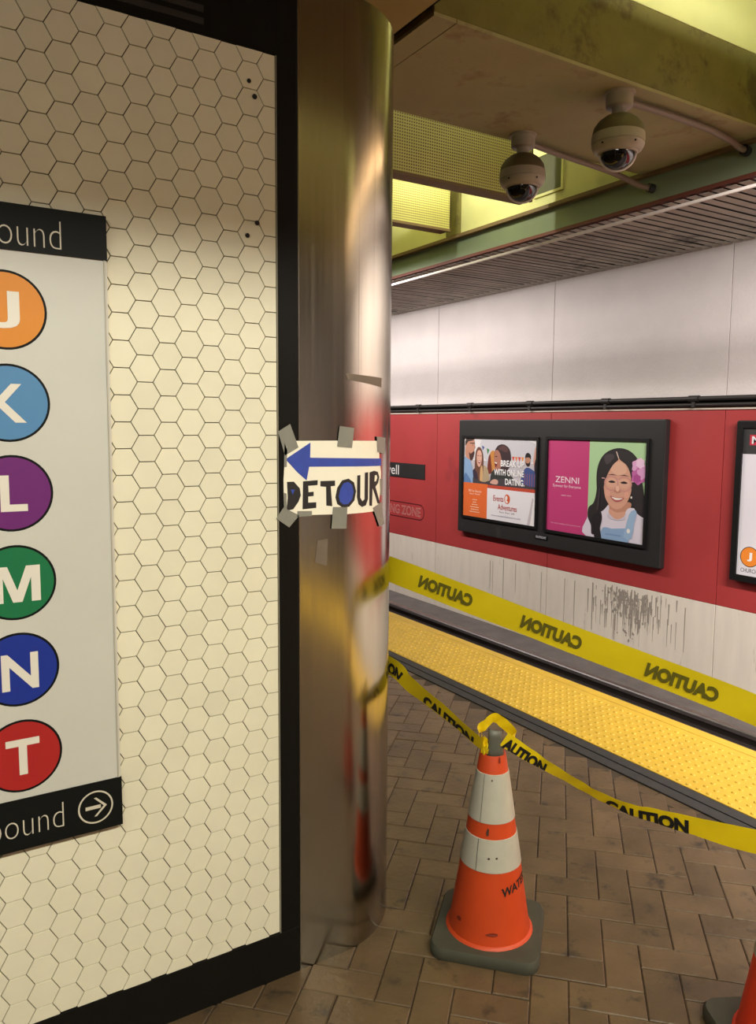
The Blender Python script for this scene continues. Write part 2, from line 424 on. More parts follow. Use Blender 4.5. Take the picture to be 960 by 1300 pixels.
# drip streaks below the red band
st = MB(); rs = random.Random(3)
SK = [0]
def sx():
    SK[0] += 1; return WX-0.0005-SK[0]*6e-6
def streak(y, z0, z1, wd):
    q = sx(); st.add([(q, y-wd, z0), (q, y+wd, z0), (q, y+wd*0.4, z1), (q, y-wd*0.4, z1)], [(0, 1, 2, 3)])
for k in range(150):
    y = rs.gauss(6.05, 0.28); z = -0.30 - abs(rs.gauss(0.10, 0.16)); streak(y, z, z - rs.uniform(0.03, 0.34), rs.uniform(0.003, 0.010))
for k in range(160):
    y = rs.gauss(6.12, 0.17); z = -0.34 - abs(rs.gauss(0.05, 0.22)); a = rs.uniform(0.006, 0.022)
    xq = sx(); st.add([(xq, y+q[0], z+q[1]) for q in [(math.cos(t*1.05)*a*rs.uniform(0.6, 1), math.sin(t*1.05)*a*rs.uniform(0.6, 1.5)) for t in range(6)]], [tuple(range(6))])
for y in (8.35, 8.52, 8.02, 8.6, 7.6, 7.15, 6.9, 6.6, 5.6, 5.35):
    streak(y+rs.uniform(-0.05, 0.05), -0.28-rs.uniform(0, 0.1), -0.5-rs.uniform(0.1, 0.6), rs.uniform(0.003, 0.009))
stuff(part('drip_stain', st, mat('drip_stain', srgb(150, 140, 130), 0.8), wr, label='grey drip stains on the lower panels', fix=False))
led = struct('trim_1', MB().box(WX-0.015, WX+0.02, -8, 14, 1.79, 1.812), M_CREAM, 'thin cream ledge above the red panels')
struct('trim_2', MB().box(WX-0.03, WX+0.02, -8, 14, 3.455, 3.49), M_PINKW, 'thin white metal edge at the top of the track wall')
cp = root('wall_conduit', (WX-0.04, 5, 1.87), 'pair of black conduit pipes running along the wall above the red panels', 'pipe')
part('pipe', MB().tube([(0, -13, 0.035), (0, 9, 0.035)], 0.026, 10), M_PIPE, cp, True)
part('pipe', MB().tube([(0.005, -13, -0.03), (0.005, 9, -0.03)], 0.020, 10), M_PIPE, cp, True)
for yc in (10.43, 9.09, 7.82, 6.51, 5.30, 4.05, 2.8, 11.7):
    part('pipe_coupling', MB().tube([(0, yc-5-0.06, 0.035), (0, yc-5+0.06, 0.035)], 0.036, 10).box(-0.02, 0.045, yc-5-0.02, yc-5+0.02, -0.055, 0.0), M_PIPE, cp, True)

# printing helper on the far wall: u runs to the right in the picture (towards -y)
def wallmap(xw, y_left, z0, k=0): return lambda u, v, e=0.0: (xw - k*0.0006 - e, y_left - u, z0 + v)
class Print:
    """flat print: outlines laid over one another, each 0.5 mm proud of the last"""
    def __init__(s, xw, y_left, z_bot, w, h):
        s.x, s.y, s.z, s.w, s.h = xw, y_left, z_bot, w, h; s.mb = MB(); s.mats = []; s.k = 0
    def slot(s, col):
        m = flat(*col) if isinstance(col, tuple) else col
        if m not in s.mats: s.mats.append(m)
        return s.mats.index(m)
    def poly(s, col, pts, smooth=0):
        s.k += 1
        P = spline(pts, smooth) if smooth else pts
        P = [(min(max(a, 0), 1), min(max(b, 0), 1)) for a, b in P]
        Q = []
        for p in P:
            if not Q or abs(p[0]-Q[-1][0])+abs(p[1]-Q[-1][1]) > 1e-5: Q.append(p)
        if abs(Q[0][0]-Q[-1][0])+abs(Q[0][1]-Q[-1][1]) < 1e-5: Q.pop()
        v, f = fill2d(Q)
        s.mb.add([(s.x - s.k*0.00014, s.y - a*s.w, s.z + b*s.h) for a, b in v], f, s.slot(col))
    def rect(s, col, x0, y0, x1, y1): s.poly(col, [(x0, y0), (x1, y0), (x1, y1), (x0, y1)])
    def ell(s, col, cx, cy, rx, ry, n=26): s.poly(col, ell(cx, cy, rx, ry, n))
    def text(s, col, txt, x0, y0, x1, y1, bold=0.0):
        s.k += 1; xx = s.x - s.k*0.00014
        text_in(s.mb, txt, (x0, y0, x1, y1), lambda a, b: (xx, s.y - a*s.w, s.z + b*s.h), bold, s.slot(col))
    def finish(s, name, parent, label=None):
        return part(name, s.mb, s.mats, parent, label=label, fix=False)

# ---- double poster frame
pf = root('poster_frame', (0, 0, 0), 'large black double frame with two square posters on the red wall', 'poster frame')
part('frame_body', MB().box(7.215, WX, 5.61, 9.29, 0.02, 1.69), M_FRAME, pf, bevel=0.012)
def bezel(parent, y0, y1, z0, z1, t, x0=7.19, x1=7.22):
    b = MB().box(x0, x1, y0-t, y1+t, z1, z1+t).box(x0, x1, y0-t, y1+t, z0-t, z0).box(x0, x1, y0-t, y0, z0, z1).box(x0, x1, y1, y1+t, z0, z1)
    return part('bezel', b, M_BEZEL, parent)
bezel(pf, 7.605, 9.15, 0.273, 1.425, 0.035); bezel(pf, 5.838, 7.40, 0.262, 1.437, 0.035)
pl = MB().box(7.205, 7.216, 7.37, 7.60, 0.115, 0.170)
lo = part('name_plate', pl, M_BEZEL, pf)
tm = MB(); text_in(tm, 'OUTFRONT', (0, 0, 0.19, 0.032), lambda a, b: (7.2035, 7.58-a, 0.127+b), 0.02)
part('lettering', tm, flat(200, 198, 205), lo, fix=False)
# left poster: friends laughing, over an orange and white block
P = Print(7.213, 9.15, 0.273, 1.545, 1.152)
P.rect((228, 224, 226), 0, 0, 1, 1)
P.rect((196, 190, 196), 0, .46, 1, .72)
P.poly((206, 204, 210), [(.25, .98), (.55, .99), (.95, .97), (.98, .75), (.5, .7), (.3, .75)], 4)
for k, c in enumerate([(214, 70, 52), (232, 130, 70), (206, 60, 60), (240, 150, 60)]): P.poly(c, [(.68+k*.04, .79), (.715+k*.04, .79), (.70+k*.04, .73)])
P.poly((60, 130, 80), [(.33, .88), (.37, .86), (.345, .80)]); P.poly((70, 90, 150), [(.26, .91), (.30, .89), (.275, .85)])
# far bearded man on the right, checked shirt
P.poly((66, 84, 140), [(.80, .50), (.83, .62), (.87, .67), (.93, .66), (.99, .60), (1.0, .40), (.84, .42)], 4)
for k in range(5):
    P.rect((150, 90, 110), .85+k*.03, .44, .858+k*.03, .60)
P.ell((190, 138, 112), .885, .755, .034, .062); P.poly((30, 24, 24), [(.852, .78), (.86, .83), (.89, .845), (.92, .82), (.922, .77), (.905, .79), (.87, .79)], 4)
P.poly((48, 32, 28), [(.856, .745), (.868, .70), (.89, .685), (.912, .70), (.918, .75), (.90, .725), (.87, .725)], 3)
P.poly((212, 160, 140), [(.955, .75), (.975, .9), (.99, .9), (1., .80), (1., .70), (.97, .69)], 3); P.poly((60, 44, 60), [(.97, .72), (1., .80), (1., .62), (.975, .62)], 3)
# blonde seated figure in the middle distance
P.poly((206, 140, 70), [(.36, .62), (.37, .78), (.41, .85), (.45, .83), (.46, .70), (.44, .58)], 4); P.poly((120, 52, 40), [(.35, .58), (.36, .76), (.385, .80), (.40, .70), (.41, .58)], 4)
# woman with a dark cloud of hair
P.poly((54, 58, 56), [(.39, .46), (.40, .56), (.45, .63), (.55, .64), (.66, .58), (.72, .50), (.72, .40), (.39, .40)], 4)
P.poly((62, 44, 46), [(.44, .74), (.45, .85), (.50, .92), (.58, .93), (.65, .87), (.67, .76), (.65, .66), (.60, .61), (.53, .62), (.52, .72), (.47, .78)], 5)
P.poly((92, 62, 62), [(.50, .88), (.57, .92), (.63, .87), (.60, .84), (.54, .86)], 4)
P.poly((178, 120, 100), [(.445, .80), (.455, .85), (.49, .86), (.53, .80), (.545, .70), (.52, .62), (.48, .60), (.455, .64), (.45, .70), (.438, .73)], 4)
P.poly((120, 40, 44), [(.45, .715), (.485, .705), (.475, .655), (.455, .665)], 3); P.poly((240, 232, 226), [(.45, .715), (.485, .707), (.478, .692), (.452, .70)])
P.poly((60, 36, 34), [(.455, .785), (.485, .79), (.483, .778), (.457, .775)])
# woman with long light brown hair
P.poly((182, 160, 128), [(.26, .40), (.27, .62), (.31, .66), (.36, .60), (.385, .46), (.385, .38)], 4)
P.poly((58, 46, 62), [(.12, .42), (.125, .56), (.17, .62), (.22, .60), (.25, .42)], 4)
P.poly((112, 74, 58), [(.165, .62), (.17, .80), (.20, .88), (.245, .88), (.28, .80), (.29, .66), (.28, .50), (.23, .44), (.20, .56)], 5)
P.poly((214, 170, 120), [(.245, .60), (.27, .66), (.285, .55), (.27, .44), (.245, .42)], 4)
P.poly((222, 172, 150), [(.19, .76), (.20, .83), (.23, .85), (.26, .82), (.266, .74), (.25, .66), (.228, .64), (.20, .67)], 4)
P.poly((150, 60, 62), [(.208, .715), (.25, .715), (.24, .685), (.22, .685)], 3); P.poly((248, 240, 236), [(.21, .712), (.248, .712), (.24, .70), (.22, .70)])
P.rect((70, 44, 40), .203, .776, .222, .783); P.rect((70, 44, 40), .238, .776, .257, .783)
# man at the left edge in a pale blue shirt
P.poly((140, 172, 208), [(0, .40), (0, .72), (.05, .76), (.10, .70), (.135, .58), (.14, .40)], 4)
P.poly((96, 130, 176), [(0, .40), (.02, .55), (.08, .50), (.13, .42), (.13, .38)], 4)
P.poly((198, 142, 118), [(.02, .78), (.03, .95), (.08, 1.0), (.14, 1.0), (.155, .92), (.165, .88), (.15, .86), (.15, .79), (.12, .73), (.07, .73)], 4)
P.poly((66, 50, 44), [(.02, .90), (.03, 1.0), (.15, 1.0), (.12, .965), (.06, .955)], 2); P.poly((74, 48, 42), [(.075, .82), (.10, .80), (.15, .835), (.15, .79), (.12, .72), (.09, .73)], 3)
P.rect((40, 34, 36), .085, .93, .16, .94); P.rect((40, 34, 36), .125, .90, .13, .94)
P.rect((60, 54, 58), 0.14, .425, 1, .455)
P.poly((72, 66, 70), [(.14, .42), (.14, .50), (.3, .45), (.45, .50), (.6, .52), (.8, .48), (1, .44), (1, .42)])
P.poly((216, 168, 150), [(.39, .45), (.44, .50), (.50, .49), (.49, .44)], 3)
P.text((246, 244, 244), 'BREAK UP', .535, .665, .845, .742, .03)
P.text((246, 244, 244), 'WITH ONLINE', .445, .555, .845, .632, .03)
P.text((246, 244, 244), 'DATING.', .60, .447, .855, .524, .03)
P.rect((230, 110, 52), 0, 0, .36, .43); P.rect((196, 76, 52), .36, .385, 1, .425)
P.rect((236, 232, 236), .355, 0, 1, .385)
P.text((250, 220, 200), '30 Fun Events', .08, .315, .27, .345); P.text((250, 220, 200), 'Every Month', .10, .275, .25, .303)
for k, (a, b) in enumerate([(.14, .21), (.15, .20), (.13, .22), (.11, .24), (.12, .235), (.10, .25)]): P.rect((244, 196, 164), a, .212-k*.031, b, .222-k*.031)
P.text((176, 62, 52), 'Events', .445, .235, .585, .305, .012); P.text((176, 62, 52), 'Adventures', .51, .135, .765, .205, .012)
P.ell((214, 96, 52), .635, .275, .038, .058); P.poly((244, 236, 236), [(.61, .30), (.632, .315), (.64, .28), (.628, .262), (.648, .24), (.628, .228), (.61, .25)], 3)
P.text((150, 130, 134), 'fun for all', .53, .098, .735, .120); P.text((150, 140, 160), 'www.eventsandadventures.com', .42, .048, .815, .068)
P.poly((206, 198, 200), [(.96, .33), (.985, .30), (.93, .0), (.90, .0)]); P.poly((246, 242, 242), [(.985, .385), (1, .385), (1, 0), (.94, 0)])
P.finish('friends_poster', pf, 'poster of laughing friends above an orange and a white block')
# right poster: smiling girl with glasses, magenta panel
P = Print(7.213, 7.40, 0.262, 1.562, 1.175)
P.rect((196, 62, 120), 0, 0, .45, 1); P.rect((176, 212, 160), .45, 0, 1, 1)
P.text((248, 230, 240), 'ZENNI', .09, .535, .35, .60, 0.0); P.text((248, 222, 236), 'Eyewear for Everyone', .065, .475, .37, .515); P.text((244, 200, 220), 'zenni.com', .16, .392, .27, .408)
P.text((240, 190, 214), 'The world’s leading online eyewear brand', .05, .075, .38, .092)
P.poly((38, 34, 36), [(.54, .45), (.53, .66), (.56, .80), (.63, .89), (.74, .93), (.85, .90), (.93, .80), (.96, .64), (.985, .5), (1, .36), (1, .25), (.60, .12), (.55, .28)], 5)
P.poly((196, 140, 116), [(.66, .36), (.67, .27), (.74, .20), (.81, .24), (.86, .32), (.86, .40)], 4)
P.poly((222, 214, 226), [(.44, 0), (.445, .18), (.50, .24), (.60, .28), (.66, .35), (.675, .28), (.74, .23), (.80, .26), (.85, .34), (.93, .34), (1, .30), (1, 0)], 4)
P.poly((216, 162, 138), [(.605, .60), (.61, .50), (.63, .41), (.68, .34), (.735, .315), (.79, .34), (.84, .41), (.868, .50), (.872, .62), (.85, .73), (.80, .82), (.73, .83), (.66, .78), (.62, .70)], 5)
P.poly((226, 178, 152), [(.66, .72), (.72, .79), (.79, .78), (.82, .70), (.74, .66)], 4)
P.poly((42, 36, 38), [(.735, .90), (.74, .82), (.69, .76), (.64, .66), (.61, .55), (.595, .40), (.585, .30), (.60, .20), (.555, .05), (.50, .03), (.49, .12), (.455, .20), (.46, .30), (.51, .36), (.535, .48), (.54, .66), (.58, .80), (.66, .89)], 5)
P.poly((46, 40, 42), [(.735, .90), (.75, .82), (.82, .76), (.86, .66), (.868, .55), (.88, .48), (.90, .36), (.93, .30), (1, .27), (1, .40), (.96, .62), (.93, .79), (.85, .89)], 5)
P.poly((70, 62, 66), [(.60, .84), (.66, .87), (.70, .84), (.63, .76)], 4)
P.poly((226, 200, 184), [(.712, .895), (.722, .895), (.745, .83), (.738, .825)])
# eyes, glasses, nose, smile
for cx in (.685, .80):
    P.ell((222, 172, 148), cx, .580, .055, .048); P.poly((38, 26, 26), [(cx-.034, .588), (cx, .602), (cx+.034, .589), (cx+.015, .579), (cx-.015, .578)], 3)
    P.poly((70, 46, 42), [(cx-.05, .655), (cx, .668), (cx+.05, .655), (cx, .658)])
def ring(cx, cy, rx, ry, t, col, n=22):
    a = ell(cx, cy, rx, ry, n); b = ell(cx, cy, rx-t, ry-t*1.25, n); P.k += 1; xx = P.x-P.k*.00014
    P.mb.add([(xx, P.y-q[0]*P.w, P.z+q[1]*P.h) for q in a+b], [(k, (k+1) % n, n+(k+1) % n, n+k) for k in range(n)], P.slot(col))
ring(.68, .575, .07, .078, .010, (206, 146, 140)); ring(.805, .575, .07, .078, .010, (206, 146, 140)); P.rect((226, 176, 176), .742, .60, .752, .612)
P.rect((216, 160, 160), .585, .615, .615, .625); P.rect((216, 160, 160), .868, .60, .89, .612)
P.poly((196, 136, 116), [(.705, .495), (.74, .48), (.775, .495), (.76, .51), (.74, .505), (.72, .51)], 3); P.ell((232, 184, 160), .742, .525, .018, .03)
P.poly((184, 96, 96), [(.675, .445), (.74, .435), (.805, .44), (.78, .405), (.735, .39), (.70, .405)], 4); P.poly((238, 230, 222), [(.688, .437), (.74, .43), (.795, .433), (.77, .417), (.735, .410), (.71, .417)], 3)
P.ell((228, 168, 146), .65, .47, .025, .035); P.ell((228, 168, 146), .83, .47, .022, .035)
for (cx, cy, rr, c) in [(.925, .76, .05, (226, 170, 210)), (.955, .73, .045, (214, 150, 196)), (.93, .66, .055, (196, 104, 168)), (.96, .69, .04, (220, 160, 204)), (.92, .64, .03, (176, 80, 146)), (.945, .79, .035, (238, 200, 226))]:
    P.poly(c, [(cx+rr*(1+.25*(k % 2))*math.cos(k*PI/6), cy+rr*1.25*(1+.25*(k % 2))*math.sin(k*PI/6)) for k in range(12)], 2)
P.ell((240, 236, 220), .875, .45, .008, .012)
# dungarees and collar
P.ell((206, 196, 212), .74, .245, .085, .04); P.poly((216, 162, 138), [(.67, .27), (.74, .215), (.81, .25), (.82, .30), (.74, .285), (.68, .31)], 4)
P.poly((142, 172, 206), [(.605, 0), (.615, .115), (.70, .115), (.82, .135), (.85, .12), (.86, 0)], 2)
P.poly((156, 184, 214), [(.815, .05), (.835, .15), (.86, .28), (.90, .33), (.93, .31), (.91, .2), (.89, .04)], 2); P.rect((120, 152, 192), .64, .045, .79, .06)
P.ell((236, 232, 226), .86, .115, .016, .022)
P.poly((34, 30, 32), [(.50, .20), (.56, .26), (.60, .20), (.585, .10), (.60, 0), (.535, 0), (.52, .08)], 4)
P.poly((60, 52, 56), [(.545, .3), (.56, .5), (.575, .5), (.565, .3)], 3)
P.finish('girl_poster', pf, 'poster of a smiling girl with glasses beside a magenta panel')
# ---- map case at the right edge
mc = root('map_case', (0, 0, 0), 'black framed transit map case at the right of the red wall', 'map case')
part('frame_body', MB().box(7.235, WX, 3.10, 4.765, 0.05, 1.675), M_BEZEL, mc, bevel=0.01)
bezel(mc, 3.19, 4.69, 0.12, 1.60, 0.065, 7.215, 7.236)
P = Print(7.234, 4.69, 0.12, 1.50, 1.48)
P.rect((226, 222, 228), 0, 0, 1, .825); P.rect((58, 57, 58), 0, .825, 1, 1); P.rect((190, 46, 66), .045, .885, .14, .955)
P.text((226, 222, 228), 'M', .06, .895, .125, .945, .02)
P.ell((30, 30, 30), .09, .13, .069, .070); P.ell((240, 140, 50), .09, .13, .064, .065); P.text((246, 244, 240), 'J', .073, .10, .107, .16, .04)
P.text((60, 58, 62), 'CHURCH', .03, .022, .15, .05)
P.finish('map_sheet', mc, 'white map sheet with an orange J disc')
# ---- station name plate and boarding zone marking
sp = root('station_name_plate', (0, 0, 0), 'black station name plate ending in ell on the red wall beside the steel post', 'sign')
part('plate', MB().box(7.288, WX, 10.275, 11.95, 0.727, 0.969), M_FRAME, sp)
tm = MB(); text_in(tm, 'Powell', (0, 0, 0.75, 0.165), lambda a, b: (7.287, 11.78-a, 0.765+b), 0.0)
part('lettering', tm, flat(232, 228, 224), sp, fix=False)
bz = root('boarding_zone_marking', (0, 0, 0), 'rounded outlined boarding zone marking painted low on the red wall', 'sign')
ol = MB()
def stadium(x, h, y0, y1, zc, t):
    pts = []
    for r in (h, h-t):
        q = [(y0+h - r*math.sin(a) , zc + r*math.cos(a)) for a in [k*PI/8 for k in range(9)]] + [(y1-h + r*math.sin(a), zc - r*math.cos(a)) for a in [k*PI/8 for k in range(9)]]
        pts.append(q)
    n = len(pts[0]); ol.add([(x, a, b) for a, b in pts[0]+pts[1]], [(k, (k+1) % n, n+(k+1) % n, n+k) for k in range(n)])
stadium(7.2992, 0.135, 10.28, 12.35, 0.175, 0.02)
part('outline', ol, flat(96, 24, 28), bz, fix=False)
tm = MB(); text_in(tm, 'BOARDING ZONE', (0, 0, 1.66, 0.15), lambda a, b: (7.2990, 12.05-a, 0.10+b), 0.016); 
part('lettering_edge', tm, flat(212, 150, 144), bz, fix=False)
tm = MB(); text_in(tm, 'BOARDING ZONE', (0.006, 0.010, 1.654, 0.14), lambda a, b: (7.2984, 12.05-a, 0.10+b), -0.016)
part('lettering', tm, flat(150, 56, 56), bz, fix=False)

# ================================================================== TILED PYLON WALL (faces the camera)
PY = 1.934; Z0, Z1 = 0.138, 2.546; XR = 0.882; PTOP = 2.76
wf = struct('wall_front', MB().box(-1.6, 0.946, PY+0.006, 2.52, 0, PTOP), M_GROUT, 'pylon wall clad in cream hexagon tiles')
struct('baseboard_front', MB().box(-1.6, 0.946, PY-0.0012, PY+0.02, -0.006, Z0), M_BLACK, 'black baseboard under the tiles', bevel=0.003)
struct('trim_3', MB().box(0.885, 0.946, PY-0.0012, PY+0.02, Z0, PTOP), M_BLACK, 'black upright strip beside the tiles', bevel=0.003)
hd = MB().box(-1.6, 0.885, PY-0.0012, PY+0.02, Z1+0.002, PTOP)
hdo = struct('trim_4', hd, M_BLACK, 'black header above the tiles')
for zc in (2.607, 2.578): part('vent_slot', MB().box(0.2, 0.692, PY-0.003, PY-0.0005, zc-0.008, zc+0.008), mat('slot_brown', srgb(26, 22, 16), 0.6), hdo)
part('metal_edge', MB().box(XR, 0.885, PY-0.0022, PY+0.01, Z0, Z1), mat('dull_metal_edge', srgb(128, 124, 108), 0.4), wf)
HP = 0.065; HR = HP/math.sqrt(3)
def clip_poly(P, axis, lim, keep_less):
    out = []
    for i in range(len(P)):
        a, b = P[i], P[(i+1) % len(P)]
        ia = (a[axis] <= lim) if keep_less else (a[axis] >= lim); ib = (b[axis] <= lim) if keep_less else (b[axis] >= lim)
        if ia: out.append(a)
        if ia != ib:
            t = (lim-a[axis])/(b[axis]-a[axis]); out.append((a[0]+t*(b[0]-a[0]), a[1]+t*(b[1]-a[1])))
    return out
def tile_geo(P, tilt=(0, 0)):
    cx = sum(p[0] for p in P)/len(P); cz = sum(p[1] for p in P)/len(P); n = len(P)
    sh = lambda p, d: (p[0] + (cx-p[0])*d/max(1e-6, math.hypot(cx-p[0], cz-p[1])), p[1] + (cz-p[1])*d/max(1e-6, math.hypot(cx-p[0], cz-p[1])))
    A = [sh(p, 0.0011) for p in P]; B = [sh(p, 0.0017) for p in P]
    y = lambda p: PY - 0.0008 + tilt[0]*(p[0]-cx) + tilt[1]*(p[1]-cz)
    vs = [(p[0], PY+0.006, p[1]) for p in A] + [(p[0], y(p)+0.0010, p[1]) for p in A] + [(p[0], y(p), p[1]) for p in B]
    fs = [(k, (k+1) % n, n+(k+1) % n, n+k) for k in range(n)] + [(n+k, n+(k+1) % n, 2*n+(k+1) % n, 2*n+k) for k in range(n)] + [tuple(range(2*n, 3*n))]
    return vs, fs
hexp = [(HR*math.cos(PI*k/3), HR*math.sin(PI*k/3)) for k in range(6)]
tiles = []
for k in range(-40, 5):
    for m in range(-40, 20):
        cx = 0.6995 + 0.0563*k; cz = 1.831 + HP*m + (HP/2 if k % 2 else 0)
        if cx < -1.55 or cz < Z0-0.05 or cz > Z1+0.05: continue
        P = [(cx+a, cz+b) for a, b in hexp]
        P = clip_poly(P, 0, XR-0.0005, True); 
        if len(P) < 3: continue
        P = clip_poly(P, 1, Z0+0.0005, False)
        if len(P) < 3: continue
        P = clip_poly(P, 1, Z1, True)
        if len(P) < 3: continue
        if max(a for a, b in P)-min(a for a, b in P) < 0.006 or max(b for a, b in P)-min(b for a, b in P) < 0.006: continue
        behind = all(0.0 < a < 0.443 and 0.60 < b < 2.077 for a, b in P)
        d = Vector((cx, PY, cz-CAM_H)); c = (d.dot(rt), d.dot(dn), d.dot(fw)); px, py = 480+F_PX*c[0]/c[2], 640+F_PX*c[1]/c[2]
        vis = c[2] > 0.2 and px > -20 and -20 < py < 1320 and not behind
        area_px = 1.0/(d.length**2) * (PY/d.length)
        tiles.append((not vis, -area_px, P, len(P)))
tiles.sort(key=lambda q: (q[0], q[1]))
rest = MB(); nt_ = 0; rt_ = random.Random(11)
M_TILES = [M_TILE]
for (nv, ar, P, n) in tiles:
    tl = (rt_.gauss(0, 0.004), rt_.gauss(0, 0.004))
    vs, fs = tile_geo(P, tl)
    if not nv and nt_ < 300:
        me = MB().add(vs, fs).mesh('hex_tile', M_TILE); link('hex_tile', me, wf); nt_ += 1
    else: rest.add(vs, fs)
stuff(part('hex_tiling', rest, M_TILE, wf))
for (x, z, r) in [(0.809, 2.467, .0055), (0.824, 2.432, .0065), (0.828, 2.12, .0062), (0.801, 2.085, .006)]:
    part('bolt_hole', MB().tube([(x, PY-0.0035, z), (x, PY+0.001, z)], r, 8), M_DARK, wf, label='small dark hole drilled in a tile')

# ---- rounded stainless end post of the pylon
R_ = 0.296; X0 = 1.085
def surf(s, off=0.0):
    if s <= X0: return (s, PY-off)
    p = (s-X0)/R_; return (X0+(R_+off)*math.sin(p), PY+R_-(R_+off)*math.cos(p))
post = root('steel_post', (1.085, PY+R_, 0), 'rounded stainless steel end post beside the tiled wall', 'column')
prof = [(0.948, PY)] + [surf(X0+R_*PI*k/40) for k in range(41)] + [(0.948, PY+2*R_)]
def prism(prof, z0, z1, ox, oy):
    n = len(prof)
    return MB().add([(a-ox, b-oy, z) for z in (z0, z1) for a, b in prof], [(k, (k+1) % n, n+(k+1) % n, n+k) for k in range(n)] + [tuple(range(n))[::-1], tuple(range(n, 2*n))])
part('steel_cladding', prism(prof, -0.012, PTOP, X0, PY+R_), M_STEEL, post, smooth=True)
def strip(s0, s1, z0, z1, off, n=8):
    m = MB()
    for k in range(n+1):
        a, b = surf(s0+(s1-s0)*k/n, off); m.v += [(a-X0, b-PY-R_, z0), (a-X0, b-PY-R_, z1)]
    m.f = [(2*k, 2*k+2, 2*k+3, 2*k+1) for k in range(n)]; m.mi = [0]*n
    return m
part('edge_seam', MB().box(0.9462-X0, 0.9485-X0, -R_-0.0012, -R_+0.02, 0, PTOP), mat('steel_edge', (0.35, 0.32, 0.27, 1), 0.3, metal=1), post)
M_RESID = mat('tape_residue', srgb(104, 92, 78), 0.6, var=0.1, nscale=30)
def quad_on_post(name, pts, m, off, parent, ox=True, n=8, label=None):
    """a strip with corners (s,z) tl,tr,br,bl that follows the post's curve"""
    mb = MB(); (a, b, c, d) = pts
    dx, dy = (X0, PY+R_) if ox else (0, 0)
    for i in range(n+1):
        t = i/n
        for (p, q) in ((a, b), (d, c)):
            s = p[0]+(q[0]-p[0])*t; z = p[1]+(q[1]-p[1])*t; X, Y = surf(s, off); mb.v.append((X-dx, Y-dy, z))
    for i in range(n): mb.f.append((2*i, 2*i+2, 2*i+3, 2*i+1)); mb.mi.append(0)
    o = part(name, mb, m, parent, label=label)
    sd = o.modifiers.new('thick', 'SOLIDIFY'); sd.thickness = 0.0006; sd.offset = 0
    return o
quad_on_post('tape_residue', [(1.094, 1.745), (1.25, 1.740), (1.25, 1.712), (1.10, 1.728)], M_RESID, 0.0006, post, label='grey residue of old tape')
quad_on_post('tape_residue', [(1.004, 1.275), (1.037, 1.277), (1.034, 1.2), (0.996, 1.213)], M_RESID, 0.0006, post, label='grey residue of old tape')

# ---- hand-made DETOUR sign taped over the seam
ds = root('detour_sign', (1.07, PY-0.006, 1.45), 'hand drawn white paper detour sign with blue arrow taped to the post', 'sign')
OFF = 0.0026
def sm(off): return lambda s, z: (surf(s, off)[0]-1.07, surf(s, off)[1]-(PY-0.006), z-1.45)
def poly_on_post(pts, m, off, parent, name, mb=None):
    bm = bmesh.new(); vs = [bm.verts.new((p[0], p[1], 0)) for p in pts]; bm.faces.new(vs).normal_update()
    bmesh.ops.triangulate(bm, faces=bm.faces[:])
    for k in range(18):
        x = 0.88+0.025*k
        bmesh.ops.bisect_plane(bm, geom=bm.verts[:]+bm.edges[:]+bm.faces[:], plane_co=(x, 0, 0), plane_no=(1, 0, 0))
    bm.verts.index_update(); f = sm(off)
    tgt = mb or MB()
    tgt.add([f(v.co.x, v.co.y) for v in bm.verts], [tuple(v.index for v in q.verts) for q in bm.faces]); bm.free()
    if mb is None:
        o = part(name, tgt, m, parent); sd = o.modifiers.new('thick', 'SOLIDIFY'); sd.thickness = 0.0004; sd.offset = 0
        return o
poly_on_post([(0.905, 1.535), (0.935, 1.556), (1.075, 1.556), (1.23, 1.554), (1.236, 1.50), (1.247, 1.46), (1.243, 1.40), (1.228, 1.345), (1.10, 1.345), (0.95, 1.350), (0.90, 1.357), (0.899, 1.45)], M_PAPER, OFF, ds, 'paper')
poly_on_post([(0.905, 1.506), (0.981, 1.551), (0.980, 1.509), (1.10, 1.506), (1.247, 1.501), (1.247, 1.479), (1.10, 1.482), (0.977, 1.484), (0.969, 1.446), (0.94, 1.470)], M_BLUE, OFF+0.0005, ds, 'arrow').__setitem__('label', 'blue marker arrow pointing left')
lt = MB()
def L_(pts): poly_on_post(pts, None, OFF+0.0006, None, None, lt)
zt = 1.443
L_([(0.909, 1.444), (0.930, 1.444), (0.948, 1.425), (0.951, 1.405), (0.944, 1.388), (0.928, 1.368), (0.907, 1.364), (0.908, 1.372), (0.911, 1.40)])          # D (inked solid)
L_([(0.958, 1.444), (1.004, 1.446), (1.003, 1.432), (0.974, 1.431), (0.975, 1.413), (0.991, 1.414), (0.991, 1.402), (0.974, 1.401), (0.974, 1.384), (0.999, 1.384), (0.999, 1.368), (0.956, 1.366)])  # E
L_([(1.012, 1.443), (1.059, 1.443), (1.059, 1.428), (1.045, 1.427), (1.050, 1.370), (1.031, 1.373), (1.030, 1.426), (1.012, 1.428)])  # T
L_([(1.060, 1.395), (1.066, 1.422), (1.082, 1.443), (1.103, 1.447), (1.122, 1.436), (1.130, 1.410), (1.124, 1.383), (1.106, 1.366), (1.084, 1.364), (1.066, 1.376)])  # O outline
L_([(1.134, 1.455), (1.146, 1.456), (1.146, 1.390), (1.154, 1.379), (1.163, 1.384), (1.164, 1.462), (1.178, 1.463), (1.178, 1.384), (1.169, 1.366), (1.153, 1.362), (1.139, 1.371), (1.133, 1.392)])  # U
L_([(1.184, 1.462), (1.206, 1.466), (1.226, 1.462), (1.236, 1.446), (1.228, 1.428), (1.214, 1.418), (1.232, 1.384), (1.240, 1.366), (1.226, 1.367), (1.210, 1.396), (1.199, 1.414), (1.197, 1.362), (1.184, 1.364)])  # R
part('lettering', lt, M_MARK, ds, label='black marker letters DETOUR', fix=False)
